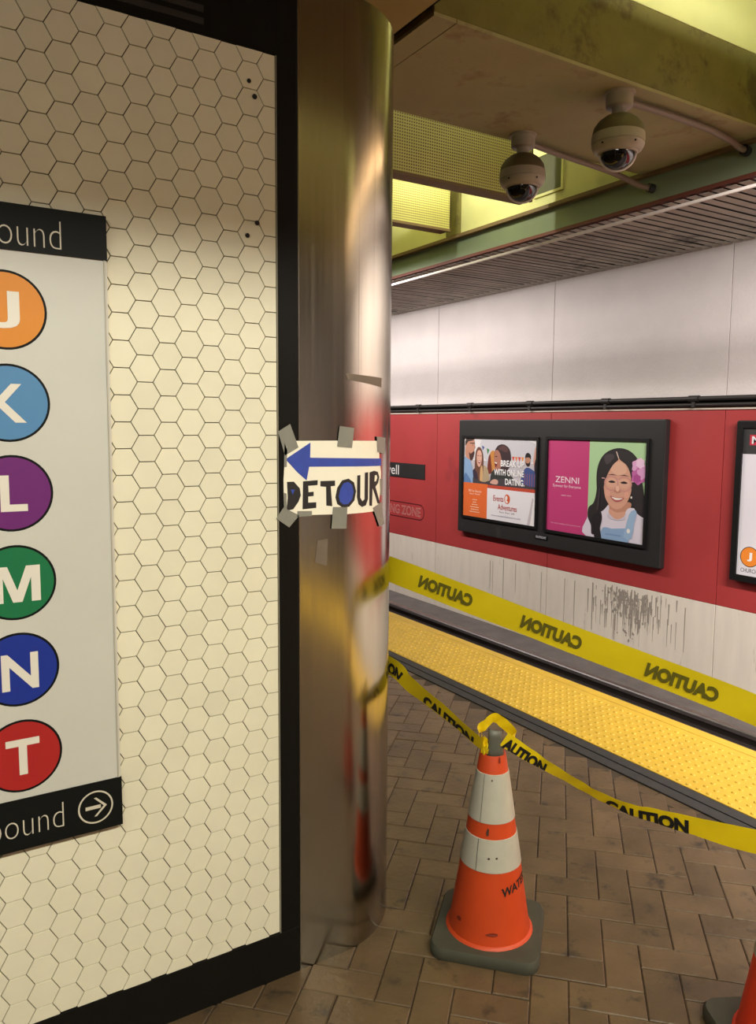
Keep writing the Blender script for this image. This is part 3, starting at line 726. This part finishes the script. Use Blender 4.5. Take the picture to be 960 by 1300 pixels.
poly_on_post([(0.920, 1.423), (0.932, 1.422), (0.926, 1.408)], M_BLUE, OFF+0.0009, ds, 'letter_fill')
poly_on_post([(1.071, 1.397), (1.076, 1.418), (1.086, 1.434), (1.102, 1.438), (1.115, 1.429), (1.121, 1.409), (1.115, 1.387), (1.102, 1.374), (1.087, 1.373), (1.075, 1.382)], M_BLUE, OFF+0.0009, ds, 'letter_fill')
poly_on_post([(1.210, 1.452), (1.219, 1.453), (1.223, 1.445), (1.216, 1.434), (1.208, 1.434)], M_PAPER, OFF+0.0009, ds, 'letter_hole')
for q in [[(0.883, 1.581), (0.919, 1.602), (0.944, 1.538), (0.903, 1.516)], [(1.073, 1.597), (1.122, 1.592), (1.114, 1.535), (1.065, 1.539)], [(1.218, 1.567), (1.276, 1.562), (1.268, 1.512), (1.222, 1.522)],
          [(0.898, 1.374), (0.946, 1.350), (0.915, 1.318), (0.876, 1.345)], [(1.052, 1.368), (1.099, 1.365), (1.096, 1.303), (1.047, 1.306)], [(1.200, 1.356), (1.250, 1.370), (1.272, 1.300), (1.238, 1.295)],
          [(0.94, 1.362), (0.985, 1.360), (0.985, 1.346), (0.94, 1.346)], [(0.902, 1.55), (0.910, 1.53), (0.908, 1.485), (0.900, 1.485)], [(0.900, 1.415), (0.907, 1.412), (0.908, 1.37), (0.899, 1.372)],
          [(1.238, 1.44), (1.255, 1.44), (1.255, 1.39), (1.243, 1.39)]]:
    poly_on_post(q, M_DUCT, OFF+0.0013, ds, 'duct_tape')

# ---- line direction sign on the tiles
ls = root('line_sign', (0.2215, PY-0.012, 0.60), 'tall white sign of six coloured line discs on the tiled wall', 'sign')
def onsign(k): return lambda x, z: (x-0.2215, -0.0062-0.0004*k, z-0.60)
part('panel', MB().box(-0.2215, 0.2215, -0.006, 0.0125, 0, 1.477), M_WHITE, ls, bevel=0.002)
part('panel_edge', MB().box(0.2135, 0.2165, -0.0085, -0.005, 0.123, 1.377), mat('panel_edge', srgb(178, 172, 156), 0.4), ls)
tb = part('top_bar', MB().box(-0.2235, 0.2215, -0.0085, 0.012, 1.377, 1.4775), M_SBLK, ls, label='black bar with the end of a direction')
bb = part('bottom_bar', MB().box(-0.2235, 0.2225, -0.0085, 0.012, -0.001, 0.123), M_SBLK, ls, label='black bar with an arrow pointing right')
def bar_text(parent, x0, z0, x1, z1, s):
    m = MB(); text_in(m, s, (x0-0.2215, z0-0.60, x1-0.2215, z1-0.60), lambda a, b: (a, -0.0093, b), -0.022); part('lettering', m, M_STEXT, parent, fix=False)
bar_text(tb, 0.180, 1.989, 0.343, 2.051, 'bound'); bar_text(bb, 0.145, 0.632, 0.306, 0.693, 'bound')
# arrow in a ring
m = MB(); n = 36
for k in range(n):
    for r in (0.0415, 0.0375): m.v.append((0.380-0.2215+r*math.cos(2*PI*k/n), -0.0093, 0.0605+r*math.sin(2*PI*k/n)))
m.f = [(2*k, 2*((k+1) % n), 2*((k+1) % n)+1, 2*k+1) for k in range(n)]; m.mi = [0]*n
ax, az = 0.380-0.2215, 0.0605
for P4 in ([(-.024, -.0045), (.012, -.0045), (.012, .0045), (-.024, .0045)], [(.002, .024), (.0265, 0), (.019, 0), (-.004, .0235)], [(.002, -.024), (-.004, -.0235), (.019, 0), (.0265, 0)]):
    m.add([(ax+a, -0.0095, az+b) for a, b in P4], [(0, 1, 2, 3)])
part('arrow', m, M_STEXT, bb, fix=False)
discs = [('J', 1.847, (206, 130, 40), (.204, 1.807, .2515, 1.888)), ('K', 1.6435, (80, 130, 174), (.184, 1.600, .2575, 1.686)), ('L', 1.441, (102, 36, 108), (.197, 1.400, .253, 1.482)),
         ('M', 1.2365, (22, 108, 66), (.175, 1.191, .2735, 1.2745)), ('N', 1.033, (26, 48, 140), (.184, 0.985, .2625, 1.071)), ('T', 0.826, (164, 36, 36), (.186, 0.781, .2585, 0.867))]
for ch, zc, c, bx in discs:
    d = part('line_disc', MB().add([onsign(0)(0.2215+0.0868*math.cos(2*PI*k/48), zc+0.0868*math.sin(2*PI*k/48)) for k in range(48)], [tuple(range(48))]), M_SBLK, ls, label='%s line disc' % ch, fix=False)
    part('disc_face', MB().add([onsign(1)(0.2215+0.0815*math.cos(2*PI*k/48), zc+0.0815*math.sin(2*PI*k/48)) for k in range(48)], [tuple(range(48))]), flat(*c, 0.4), d, fix=False)
    m = MB()
    if ch == 'M':
        px_ = [(0, 0), (.2, 0), (.2, .68), (.40, 0), (.60, 0), (.8, .68), (.8, 0), (1, 0), (1, 1), (.70, 1), (.5, .33), (.30, 1), (0, 1)]
        v_, f_ = fill2d([(bx[0]+a*(bx[2]-bx[0]), bx[1]+b*(bx[3]-bx[1])) for a, b in px_]); m.add([onsign(2)(a, b) for a, b in v_], f_)
    else: text_in(m, ch, bx, onsign(2), 0.028)
    part('letter', m, flat(218, 214, 202, 0.4), d, fix=False)

# ================================================================== CEILING
SZ = 3.73
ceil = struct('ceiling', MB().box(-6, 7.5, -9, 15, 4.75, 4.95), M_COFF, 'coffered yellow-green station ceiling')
XF = 5.55
# platform-side slab over the pylon
part('lower_slab', MB().box(-6, 2.43, 1.2, 15, SZ, 4.75), M_OCHRE, ceil)
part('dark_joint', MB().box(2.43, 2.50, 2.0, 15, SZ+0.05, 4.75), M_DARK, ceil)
def beam(y0, y1, x0=2.50):
    part('beam', MB().box(x0, XF, y0, y1, SZ+0.02, 4.22), M_OLIVE, ceil, bevel=0.008)  # olive face toned dark below the lamp cutoff
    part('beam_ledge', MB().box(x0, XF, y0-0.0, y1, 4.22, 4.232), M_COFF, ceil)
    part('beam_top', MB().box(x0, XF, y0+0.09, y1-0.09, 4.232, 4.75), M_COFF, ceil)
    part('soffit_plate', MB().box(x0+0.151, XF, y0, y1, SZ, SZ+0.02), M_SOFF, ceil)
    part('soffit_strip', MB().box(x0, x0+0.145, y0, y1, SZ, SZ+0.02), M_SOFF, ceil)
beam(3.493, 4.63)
# cross beams over and behind the camera
for (a, b) in ((-1.20, 0.60), (-6.4, -4.2)):
    part('beam', MB().box(-6, XF, a, b, SZ, 4.75), M_BROWN, ceil)
struct('wall_back', MB().box(-6, 7.5, 15.0, 15.2, -1.5, 4.95), mat('back_wall', srgb(96, 92, 88), 0.8, var=0.08), 'plain dark end wall far down the platform')
struct('wall_rear', MB().box(-6, 7.5, -9.2, -9.0, -1.5, 4.95), mat('rear_wall', srgb(205, 200, 194), 0.8, var=0.08), 'plain grey end wall behind the camera')
# end wall of the coffers above the fascia, with a step at its foot
part('coffer_end_wall', MB().box(XF, XF+0.12, -9, 15, SZ+0.01, 4.75), M_COFF, ceil)
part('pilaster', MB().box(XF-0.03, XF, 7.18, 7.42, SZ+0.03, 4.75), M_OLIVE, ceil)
part('fascia_ledge', MB().box(XF-0.06, XF+0.08, -9, 15, SZ-0.022, SZ+0.014), M_PERFB, ceil)
part('fascia', MB().box(XF, XF+0.07, -9, 15, 3.50, SZ-0.022), M_FASC, ceil, label='green painted fascia along the track side')
part('fascia_trim', MB().box(XF-0.008, XF+0.07, -9, 15, 3.468, 3.50), M_REDTR, ceil, label='red-brown trim under the fascia')
# slatted soffit over the track
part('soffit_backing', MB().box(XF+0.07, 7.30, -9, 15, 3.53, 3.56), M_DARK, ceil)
sl = MB().box(-0.86, 0.86, -0.0415, 0.0415, 0, 0.003).mesh('slat', M_SLAT)
y = 2.2; ns = 0
while y < 14.5:
    o = link('slat', sl, ceil); o.location = (6.42, y, 3.452+random.uniform(-0.002, 0.002)); y += 0.1165; ns += 1
far = MB()
while y > 0 and ns < 220:
    break
yy = 2.2-0.1165
while yy > -8: far.box(5.56, 7.28, yy-0.045, yy+0.045, 3.452, 3.482); yy -= 0.1165
stuff(part('slat_row', far, M_SLAT, ceil))
# perforated light troughs
def perforated(y0, y1, x0, x1, z0, z1, label):
    t = root('light_trough', ((x0+x1)/2, (y0+y1)/2, z0), label, 'light fixture', 'perforated light troughs')
    ox, oy, oz = (x0+x1)/2, (y0+y1)/2, z0
    p = 0.024; h = 0.0062
    m = MB()
    nx = int((x1-x0)/p); nz = int((z1-z0)/p)
    px, pz = (x1-x0)/nx, (z1-z0)/nz
    idx = {}
    def V(a, b):
        k = (round(a, 5), round(b, 5))
        if k not in idx: idx[k] = len(m.v); m.v.append((a-ox, y0-oy, b-oz))
        return idx[k]
    for i in range(nx):
        for j in range(nz):
            a0, a1, b0, b1 = x0+i*px, x0+(i+1)*px, z0+j*pz, z0+(j+1)*pz
            ca, cb = (a0+a1)/2, (b0+b1)/2
            O = [V(a0, b0), V(a1, b0), V(a1, b1), V(a0, b1)]; I = [V(ca-h, cb-h), V(ca+h, cb-h), V(ca+h, cb+h), V(ca-h, cb+h)]
            for k in range(4): m.f.append((O[k], O[(k+1) % 4], I[(k+1) % 4], I[k])); m.mi.append(0)
    part('perforated_face', m, M_PERF, t, fix=False)
    part('trough_body', MB().box(x0-ox, x1-ox, 0.02+y0-oy, y1-oy, 0, 0.03).box(x0-ox, x1-ox, y1-oy-0.02, y1-oy, 0.03, z1-z0).box(x1-ox-0.02, x1-ox, y0-oy, y1-oy, 0.0, z1-z0).box(x0-ox, x1-ox, y0-oy+0.012, y0-oy+0.02, 0.0, z1-z0), M_PERFB, t)
    part('trough_edge', MB().box(x0-ox, x1-ox, y0-oy-0.004, y0-oy+0.03, -0.012, 0.012), M_PERFB, t)
perforated(5.70, 5.88, 2.6, 5.25, SZ, 4.40, 'long perforated yellow light trough just behind the first camera')
perforated(7.04, 7.23, 2.6, 5.30, SZ, 4.40, 'perforated yellow light trough deeper in the ceiling against the steel post')
part('unseen_cutoff_screen', MB().box(0.9, 5.3, 2.72, 2.74, 4.0, 4.170).box(0.9, 5.3, 2.46, 2.74, 4.0, 4.02), M_PERF, ceil)  # unseen, top edge set to cut lamp light off the beam face
# square vent on the coffer end wall
vt = root('ceiling_vent', (XF-0.012, 5.79, 4.06), 'square dark vent with pale rim beside the perforated trough', 'vent')
part('rim', MB().box(-0.008, 0.012, -0.20, 0.20, 0.18, 0.205).box(-0.008, 0.012, -0.20, 0.20, -0.205, -0.18).box(-0.008, 0.012, -0.20, -0.175, -0.18, 0.18).box(-0.008, 0.012, 0.175, 0.20, -0.18, 0.18), M_COFF, vt)
part('vent_plate', MB().box(0.004, 0.0115, -0.176, 0.176, -0.181, 0.181), mat('vent_dark_green', srgb(70, 72, 34), 0.6), vt)

# added unseen hoods, lips keep lamp light off the fascia (open towards track and floor)
for (a, b) in ((-6.5, 2.45), (7.65, 14.4)):
    part('added_lamp_hood', MB().box(4.16, 4.81, a, b, 3.585, 3.60).box(4.14, 4.16, a, b, 3.42, 3.60).box(4.80, 4.81, a, b, 3.475, 3.60).box(4.16, 4.81, a, a+0.01, 3.475, 3.60).box(4.16, 4.81, b-0.01, b, 3.475, 3.60), M_PERFB, ceil)

# ---- overhead contact rail
ow = root('overhead_contact_rail', (5.0, 4.0, 3.222), 'pale overhead contact bar running along the track under the slats', 'contact rail')
part('contact_bar', MB().box(-0.010, 0.010, -9, 9.5, -0.012, 0.012), M_PINKW, ow, bevel=0.004)
for yc in (-1.0, 11.0): part('hanger', MB().box(-0.01, 0.01, yc-4-0.02, yc-4+0.02, 0.016, 0.55), M_PIPE, ow)

# ---- dome security cameras with their pipes
def camera_dome(x, y, label, lens_dir):
    t = root('security_camera', (x, y, SZ), label, 'camera', 'dome cameras under the ceiling')
    part('mount', MB().lathe([(0.098, 0), (0.098, -0.012), (0.086, -0.014), (0.086, -0.085), (0.078, -0.092)], 20), M_CAMG, t, True)
    part('neck', MB().lathe([(0.05, -0.09), (0.046, -0.10), (0.046, -0.14), (0.056, -0.148)], 18), M_CAMG, t, True)
    part('cap', MB().lathe([(0.05, -0.135), (0.09, -0.150), (0.128, -0.178), (0.155, -0.215), (0.165, -0.262)], 32), M_CAMD, t, True)
    part('body', MB().lathe([(0.166, -0.260), (0.168, -0.285), (0.167, -0.318), (0.1625, -0.3185), (0.1625, -0.322), (0.166, -0.3225), (0.163, -0.335), (0.152, -0.356), (0.128, -0.372)], 32), M_CAMG, t, True)
    part('dome', MB().lathe([(0.110*math.cos(a), -0.366-0.110*math.sin(a)) for a in [k*PI/2/10 for k in range(10)]] + [(0.004, -0.476)], 32), M_LENS, t, True, label='smoked glass dome')
    part('dome_ring', MB().lathe([(0.129, -0.368), (0.122, -0.380), (0.111, -0.380), (0.109, -0.368)], 32), M_CAMG, t, True)
    # edge glint of the clear bubble, drawn as a pale arc across the view
    n = 26; pts = []
    pts = [(0.112*math.cos(a), 0, -0.372-0.108*math.sin(a)) for a in [PI*k/n for k in range(n+1)]]
    rot = Matrix.Rotation(lens_dir, 3, 'Z')
    part('bubble_edge_glint', MB().tube([rot @ Vector(p) for p in pts], 0.0085, 6), M_PINKW, t, True, label='pale arc drawn as the edge glint of the bubble')
    lens = MB().tube([rot @ Vector((0, -0.09, -0.425)), rot @ Vector((0, -0.1065, -0.432))], 0.022, 14)
    part('lens', lens, M_BLACK, t, True)
    for s in (-1, 1): part('screw', MB().tube([rot @ Vector((s*0.1, -0.122, -0.338)), rot @ Vector((s*0.1, -0.134, -0.340))], 0.006, 8), M_BLACK, t)
    return t
camera_dome(4.04, 4.50, 'left dome security camera, farther back beside the yellow trough', math.radians(-40))
camera_dome(4.06, 3.62, 'right dome security camera, nearer, by the edge of the beam', math.radians(-46))
def conduit(pts, label):
    c = root('camera_conduit', pts[0], label, 'conduit', 'conduits of the dome cameras')
    P = spline(pts, 5, closed=False); o = Vector(pts[0])
    part('pipe', MB().tube([Vector(p)-o for p in P], 0.023, 10), M_COND, c, True)
    e = Vector(pts[-1])-o; d = (Vector(pts[-1])-Vector(pts[-2])).normalized()
    part('fitting', MB().tube([e-d*0.02, e+d*0.03], 0.038, 10), M_PIPE, c, True)
conduit([(4.13, 4.515, 3.69), (4.45, 4.56, 3.69), (4.9, 4.615, 3.695), (5.16, 4.64, 3.69), (5.30, 4.62, 3.66), (5.41, 4.58, 3.62), (5.515, 4.55, 3.605)], 'grey conduit from the left camera, dropping to the fascia')
conduit([(4.15, 3.612, 3.69), (4.55, 3.613, 3.695), (4.95, 3.625, 3.695), (5.12, 3.64, 3.69), (5.30, 3.655, 3.68), (5.42, 3.68, 3.67), (5.515, 3.69, 3.665)], 'grey conduit from the right camera along the beam edge')

# ================================================================== CONES AND CAUTION TAPE
def cone(x, y, rz, body_m, label):
    t = root('traffic_cone', (x, y, 0), label, 'traffic cone', 'traffic cones holding the tape')
    t.rotation_euler = (0, 0, rz)
    # rubber base with rounded corners
    h = 0.165; rc = 0.045; base = []
    for (cx, cy, a0) in ((h-rc, h-rc, 0), (-h+rc, h-rc, PI/2), (-h+rc, -h+rc, PI), (h-rc, -h+rc, 3*PI/2)):
        base += [(cx+rc*math.cos(a0+k*PI/12), cy+rc*math.sin(a0+k*PI/12)) for k in range(7)]
    n = len(base); m = MB(); lv = [(0.985, 0.0), (1.0, 0.008), (1.0, 0.026), (0.965, 0.036)]
    m.add([(a*s, b*s, z) for s, z in lv for a, b in base], [(i*n+k, i*n+(k+1) % n, (i+1)*n+(k+1) % n, (i+1)*n+k) for i in range(len(lv)-1) for k in range(n)] + [tuple(range(n))[::-1], tuple((len(lv)-1)*n+k for k in range(n))])
    part('base', m, M_BASE, t, True)
    R = lambda z: 0.0385 + (0.61-z)/(0.61-0.036)*(0.127-0.0385)
    part('body', MB().lathe([(0.137, 0.034), (0.134, 0.040), (0.1275, 0.044), (R(0.07)+0.0002, 0.07), (R(0.20), 0.20), (R(0.40), 0.40), (R(0.60), 0.60), (R(0.61)-0.004, 0.612), (0.026, 0.612), (0.022, 0.56)], 40), body_m, t, True)
    for (a, b) in ((0.400, 0.546), (0.256, 0.354)):
        part('reflective_collar', MB().lathe([(R(a)+0.0005, a), (R(a)+0.0022, a+0.001), (R(b)+0.0022, b-0.001), (R(b)+0.0005, b)], 40), M_COLL, t, True, label='white reflective collar')
        # overlap seam of the sleeve
        an = math.radians(-158)-rz
        q = lambda r, z, da: ((r)*math.cos(an+da), r*math.sin(an+da), z)
        part('collar_seam', MB().add([q(R(a)+0.0028, a+0.001, -0.010), q(R(a)+0.0028, a+0.001, 0.010), q(R(b)+0.0028, b-0.001, 0.014), q(R(b)+0.0028, b-0.001, -0.014)], [(0, 1, 2, 3)]), mat('seam', srgb(96, 92, 82), 0.7), t, fix=False)
    return t, R
C1 = (1.528, 1.770)
c1, RC = cone(C1[0], C1[1], math.radians(43), M_ORNG, 'orange traffic cone with two white collars standing beside the steel post')
# stencilled letters wrapped on the cone
tm = MB(); th0 = math.radians(-131-43)
text_in(tm, 'WATER', (0, 0, 0.115, 0.026), lambda a, b: ((RC(0.185+a*0.18+b)+0.0012)*math.cos(th0+0.36+a/0.1), (RC(0.185+a*0.18+b)+0.0012)*math.sin(th0+0.36+a/0.1), 0.185+a*0.18+b), 0.03)
part('lettering', tm, M_INK, c1, fix=False)
M_SMUD, M_SCUF = mat('smudge', srgb(70, 44, 30), 0.8), mat('scuff', srgb(120, 36, 16), 0.7)
def smudge(an, z, w_, h_, name='smudge'):
    a = th0+an; pts = [(w_*math.cos(k*PI/4)*(0.7+0.3*((k*7) % 3)), h_*math.sin(k*PI/4)) for k in range(8)]
    m = MB().add([((RC(z+q)+0.0030)*math.cos(a+p/0.08), (RC(z+q)+0.0030)*math.sin(a+p/0.08), z+q) for p, q in pts], [tuple(range(8))])
    part(name, m, M_SMUD if name == 'smudge' else M_SCUF, c1, fix=False)
smudge(-0.12, 0.377, 0.005, 0.012); smudge(-0.05, 0.300, 0.004, 0.003); smudge(0.22, 0.302, 0.004, 0.003); smudge(0.0, 0.53, 0.004, 0.003)
smudge(0.10, 0.080, 0.014, 0.005, 'scuff'); smudge(-0.85, 0.095, 0.008, 0.007, 'scuff'); smudge(0.5, 0.59, 0.006, 0.010, 'scuff')
tbm = MB()
for k in range(7):
    a = math.radians(-158+k*14-43)
    for (r, z) in ((0.0405, 0.592), (0.0385, 0.618), (0.034, 0.655), (0.033, 0.684-0.0016*k)): tbm.v.append((r*math.cos(a), r*math.sin(a), z))
for k in range(6):
    for q in range(3): tbm.f.append((k*4+q, k*4+q+1, k*4+q+5, k*4+q+4)); tbm.mi.append(0)
o_ = part('duct_tape', tbm, M_DUCTD, c1, True, label='dark grey tape tab on the cone tip'); sd_ = o_.modifiers.new('thick', 'SOLIDIFY'); sd_.thickness = 0.0015
C2 = (1.88, 1.00)
c2, _ = cone(C2[0], C2[1], math.radians(62), M_ORNR, 'bright red-orange traffic cone cut off by the right edge')
part('duct_tape', MB().lathe([(0.024, 0.600), (0.025, 0.64), (0.023, 0.672), (0.008, 0.676)], 14, cap0=False), M_DUCTD, c2, True)

class Ribbon:
    """tape along a smooth 3-D path; (s,t): s metres along, t metres down from the upper edge"""
    def __init__(s, pts, widths, tilts, n=8):
        s.P = [Vector(p) for p in spline([tuple(p)+(w_, tl) for p, w_, tl in zip(pts, widths, tilts)], n, closed=False) and [p[:3] for p in spline([tuple(p)+(w_, tl) for p, w_, tl in zip(pts, widths, tilts)], n, closed=False)]]
        q = spline([tuple(p)+(w_, tl) for p, w_, tl in zip(pts, widths, tilts)], n, closed=False)
        s.W = [a[3] for a in q]; s.T = [a[4] for a in q]
        s.S = [0.0]
        for a, b in zip(s.P[:-1], s.P[1:]): s.S.append(s.S[-1]+(b-a).length)
    def frame(s, i):
        d = (s.P[min(i+1, len(s.P)-1)]-s.P[max(i-1, 0)]).normalized()
        up = Vector((0, 0, 1)); up = (up-up.dot(d)*d).normalized(); nr = d.cross(up).normalized()   # nr: to the viewer's side
        if nr.dot(Vector((0, 0, CAM_H))-s.P[i]) < 0: nr = -nr
        c, sn = math.cos(s.T[i]), math.sin(s.T[i])
        return (up*c + nr*sn).normalized(), (nr*c - up*sn).normalized()
    def at(s, ss, t, off=0.0):
        ss = min(max(ss, 0), s.S[-1]-1e-6); i = 0
        while s.S[i+1] < ss: i += 1
        f = (ss-s.S[i])/(s.S[i+1]-s.S[i])
        u0, n0 = s.frame(i); u1, n1 = s.frame(i+1)
        u = (u0*(1-f)+u1*f); nn = (n0*(1-f)+n1*f); w_ = s.W[i]*(1-f)+s.W[i+1]*f
        p = s.P[i]*(1-f)+s.P[i+1]*f
        return p + u*(w_/2-t) + nn*off
    def near(s, p):
        p = Vector(p); return min(zip(s.S, s.P), key=lambda q: (q[1]-p).length)[0]
    def mesh(s):
        m = MB()
        for i in range(len(s.P)):
            u, nn = s.frame(i); w_ = s.W[i]
            for k in range(5): m.v.append(tuple(s.P[i]+u*(w_*(0.5-k/4)) + nn*(0.0012*math.sin(i*0.9+k))))
        for i in range(len(s.P)-1):
            for k in range(4): a = i*5+k; m.f.append((a, a+1, a+6, a+5)); m.mi.append(0)
        return m
def arcpt(deg, z, r=R_+0.002): a = math.radians(deg); return (X0+r*math.cos(a), PY+R_+r*math.sin(a), z)
# upper tape, seen from its back
q0, q1 = Vector(arcpt(-2, 1.128)), Vector((1.928, 1.172, 0.847)); 
dirv = (q1-q0)
tp1 = [arcpt(60, 1.135), arcpt(35, 1.135), arcpt(12, 1.132), tuple(q0+dirv*0.06), tuple(q0+dirv*0.3), tuple(q0+dirv*0.6), tuple(q1), (1.955, 1.105, 0.80), (1.925, 1.05, 0.72), (1.895, 1.02, 0.655)]
rb1 = Ribbon(tp1, [0.088]*5+[0.084]*2+[0.08, 0.07, 0.05], [0]*10)
t1 = part('caution_tape', rb1.mesh(), M_CAUTB, None, True, fix=False)
tag(t1, 'upper yellow caution tape seen from behind, lettering mirrored', 'caution tape', 'caution tapes')
def put(rb, parent, txt, pa, pb, ta, tb_, m, mirror, clip=None, both=False):
    """word from point pa to point pb of the ribbon"""
    sa, sb = rb.near(pa), rb.near(pb)
    for sgn in ((1, -1) if both else (1,)):
        mb = MB()
        w0 = 0.0
        text_in(mb, txt, (sa, -tb_, sb, -ta), lambda a, b: tuple(rb.at(a, -b, 0.0022*sgn)), 0.06, mirror=mirror, clip=(None if clip is None else (-clip[0], -clip[1])))
        part('lettering', mb, m, parent, fix=False)

for (fa, fb) in ((0.145, 0.31), (0.447, 0.622), (0.748, 0.932)):
    put(rb1, t1, 'CAUTION', q0+dirv*fa, q0+dirv*fb, 0.024, 0.066, M_OLTX, True, both=True)
# lower tape, from the post to the first cone and on to the second
lp = [arcpt(60, 0.80), arcpt(35, 0.80), arcpt(10, 0.797), (1.395, 2.125, 0.786), (1.412, 2.060, 0.748), (1.440, 1.915, 0.700), (1.470, 1.755, 0.640)]
rb2 = Ribbon(lp, [0.07, 0.07, 0.07, 0.066, 0.060, 0.052, 0.046], [0, 0, 0, 0, 0.1, 0.2, 0.3])
t2 = root('caution_tape', (0, 0, 0), 'lower yellow caution tape hitched over the cone tip, black lettering', 'caution tape', 'caution tapes')
part('tape', rb2.mesh(), M_CAUT, t2, True, fix=False)
put(rb2, t2, 'CAUTION', lp[2], (1.404, 2.093, 0.768), 0.020, 0.062, M_INK, False, (0.058, 0.054))
put(rb2, t2, 'CAUTION', (1.422, 2.000, 0.727), (1.462, 1.79, 0.655), 0.020, 0.062, M_INK, False, (0.050, 0.042))

rp = [(1.533, 1.726, 0.654), (1.576, 1.684, 0.619), (1.618, 1.642, 0.588), (1.659, 1.553, 0.557), (1.687, 1.486, 0.537), (1.715, 1.396, 0.528), (1.739, 1.335, 0.531), (1.770, 1.245, 0.536), (1.829, 1.090, 0.545), (1.880, 1.010, 0.560), (1.900, 0.985, 0.560)]
rb3 = Ribbon(rp, [0.050, 0.046, 0.040, 0.034, 0.032, 0.036, 0.042, 0.050, 0.066, 0.06, 0.05], [0, 0.1, 0.2, 0.3, 0.3, 0.2, 0.1, 0, 0, 0, 0])
part('tape', rb3.mesh(), M_CAUT, t2, True, fix=False)
put(rb3, t2, 'AUTION', (1.537, 1.723, 0.650), (1.618, 1.636, 0.585), 0.012, 0.052, M_INK, False, (0.050, 0.038))
put(rb3, t2, 'CAUTION', (1.698, 1.461, 0.531), (1.770, 1.245, 0.536), 0.012, 0.052, M_INK, False, (0.030, 0.050))
lpp = [(1.500, 1.800, 0.615), (1.512, 1.818, 0.650), (1.535, 1.812, 0.674), (1.560, 1.806, 0.689), (1.574, 1.785, 0.680), (1.590, 1.742, 0.648), (1.556, 1.730, 0.630)]
rb4 = Ribbon(lpp, [0.03, 0.036, 0.038, 0.034, 0.034, 0.036, 0.03], [0.0, 0.2, 0.3, 0.2, 0, 0, 0])
part('tape_loop', rb4.mesh(), M_CAUT, t2, True, fix=False, label='folded loop of tape over the cone tip')
kn = MB(); rk = random.Random(4)
for k in range(9):
    a = math.radians(-235+k*10.5)
    for (r, z) in ((0.0385, 0.604), (0.041, 0.618), (0.037, 0.634), (0.036, 0.655)): kn.v.append((C1[0]+r*math.cos(a), C1[1]+r*math.sin(a), z))
for k in range(8):
    for q in range(3): kn.f.append((k*4+q, k*4+q+1, k*4+q+5, k*4+q+4)); kn.mi.append(0)
kn.v = [(a+rk.uniform(-.004, .004), b+rk.uniform(-.004, .004), c+rk.uniform(-.006, .006)) for a, b, c in kn.v]
part('tape_knot', kn, M_CAUT, t2, False, fix=False, label='crumpled tape round the cone tip')
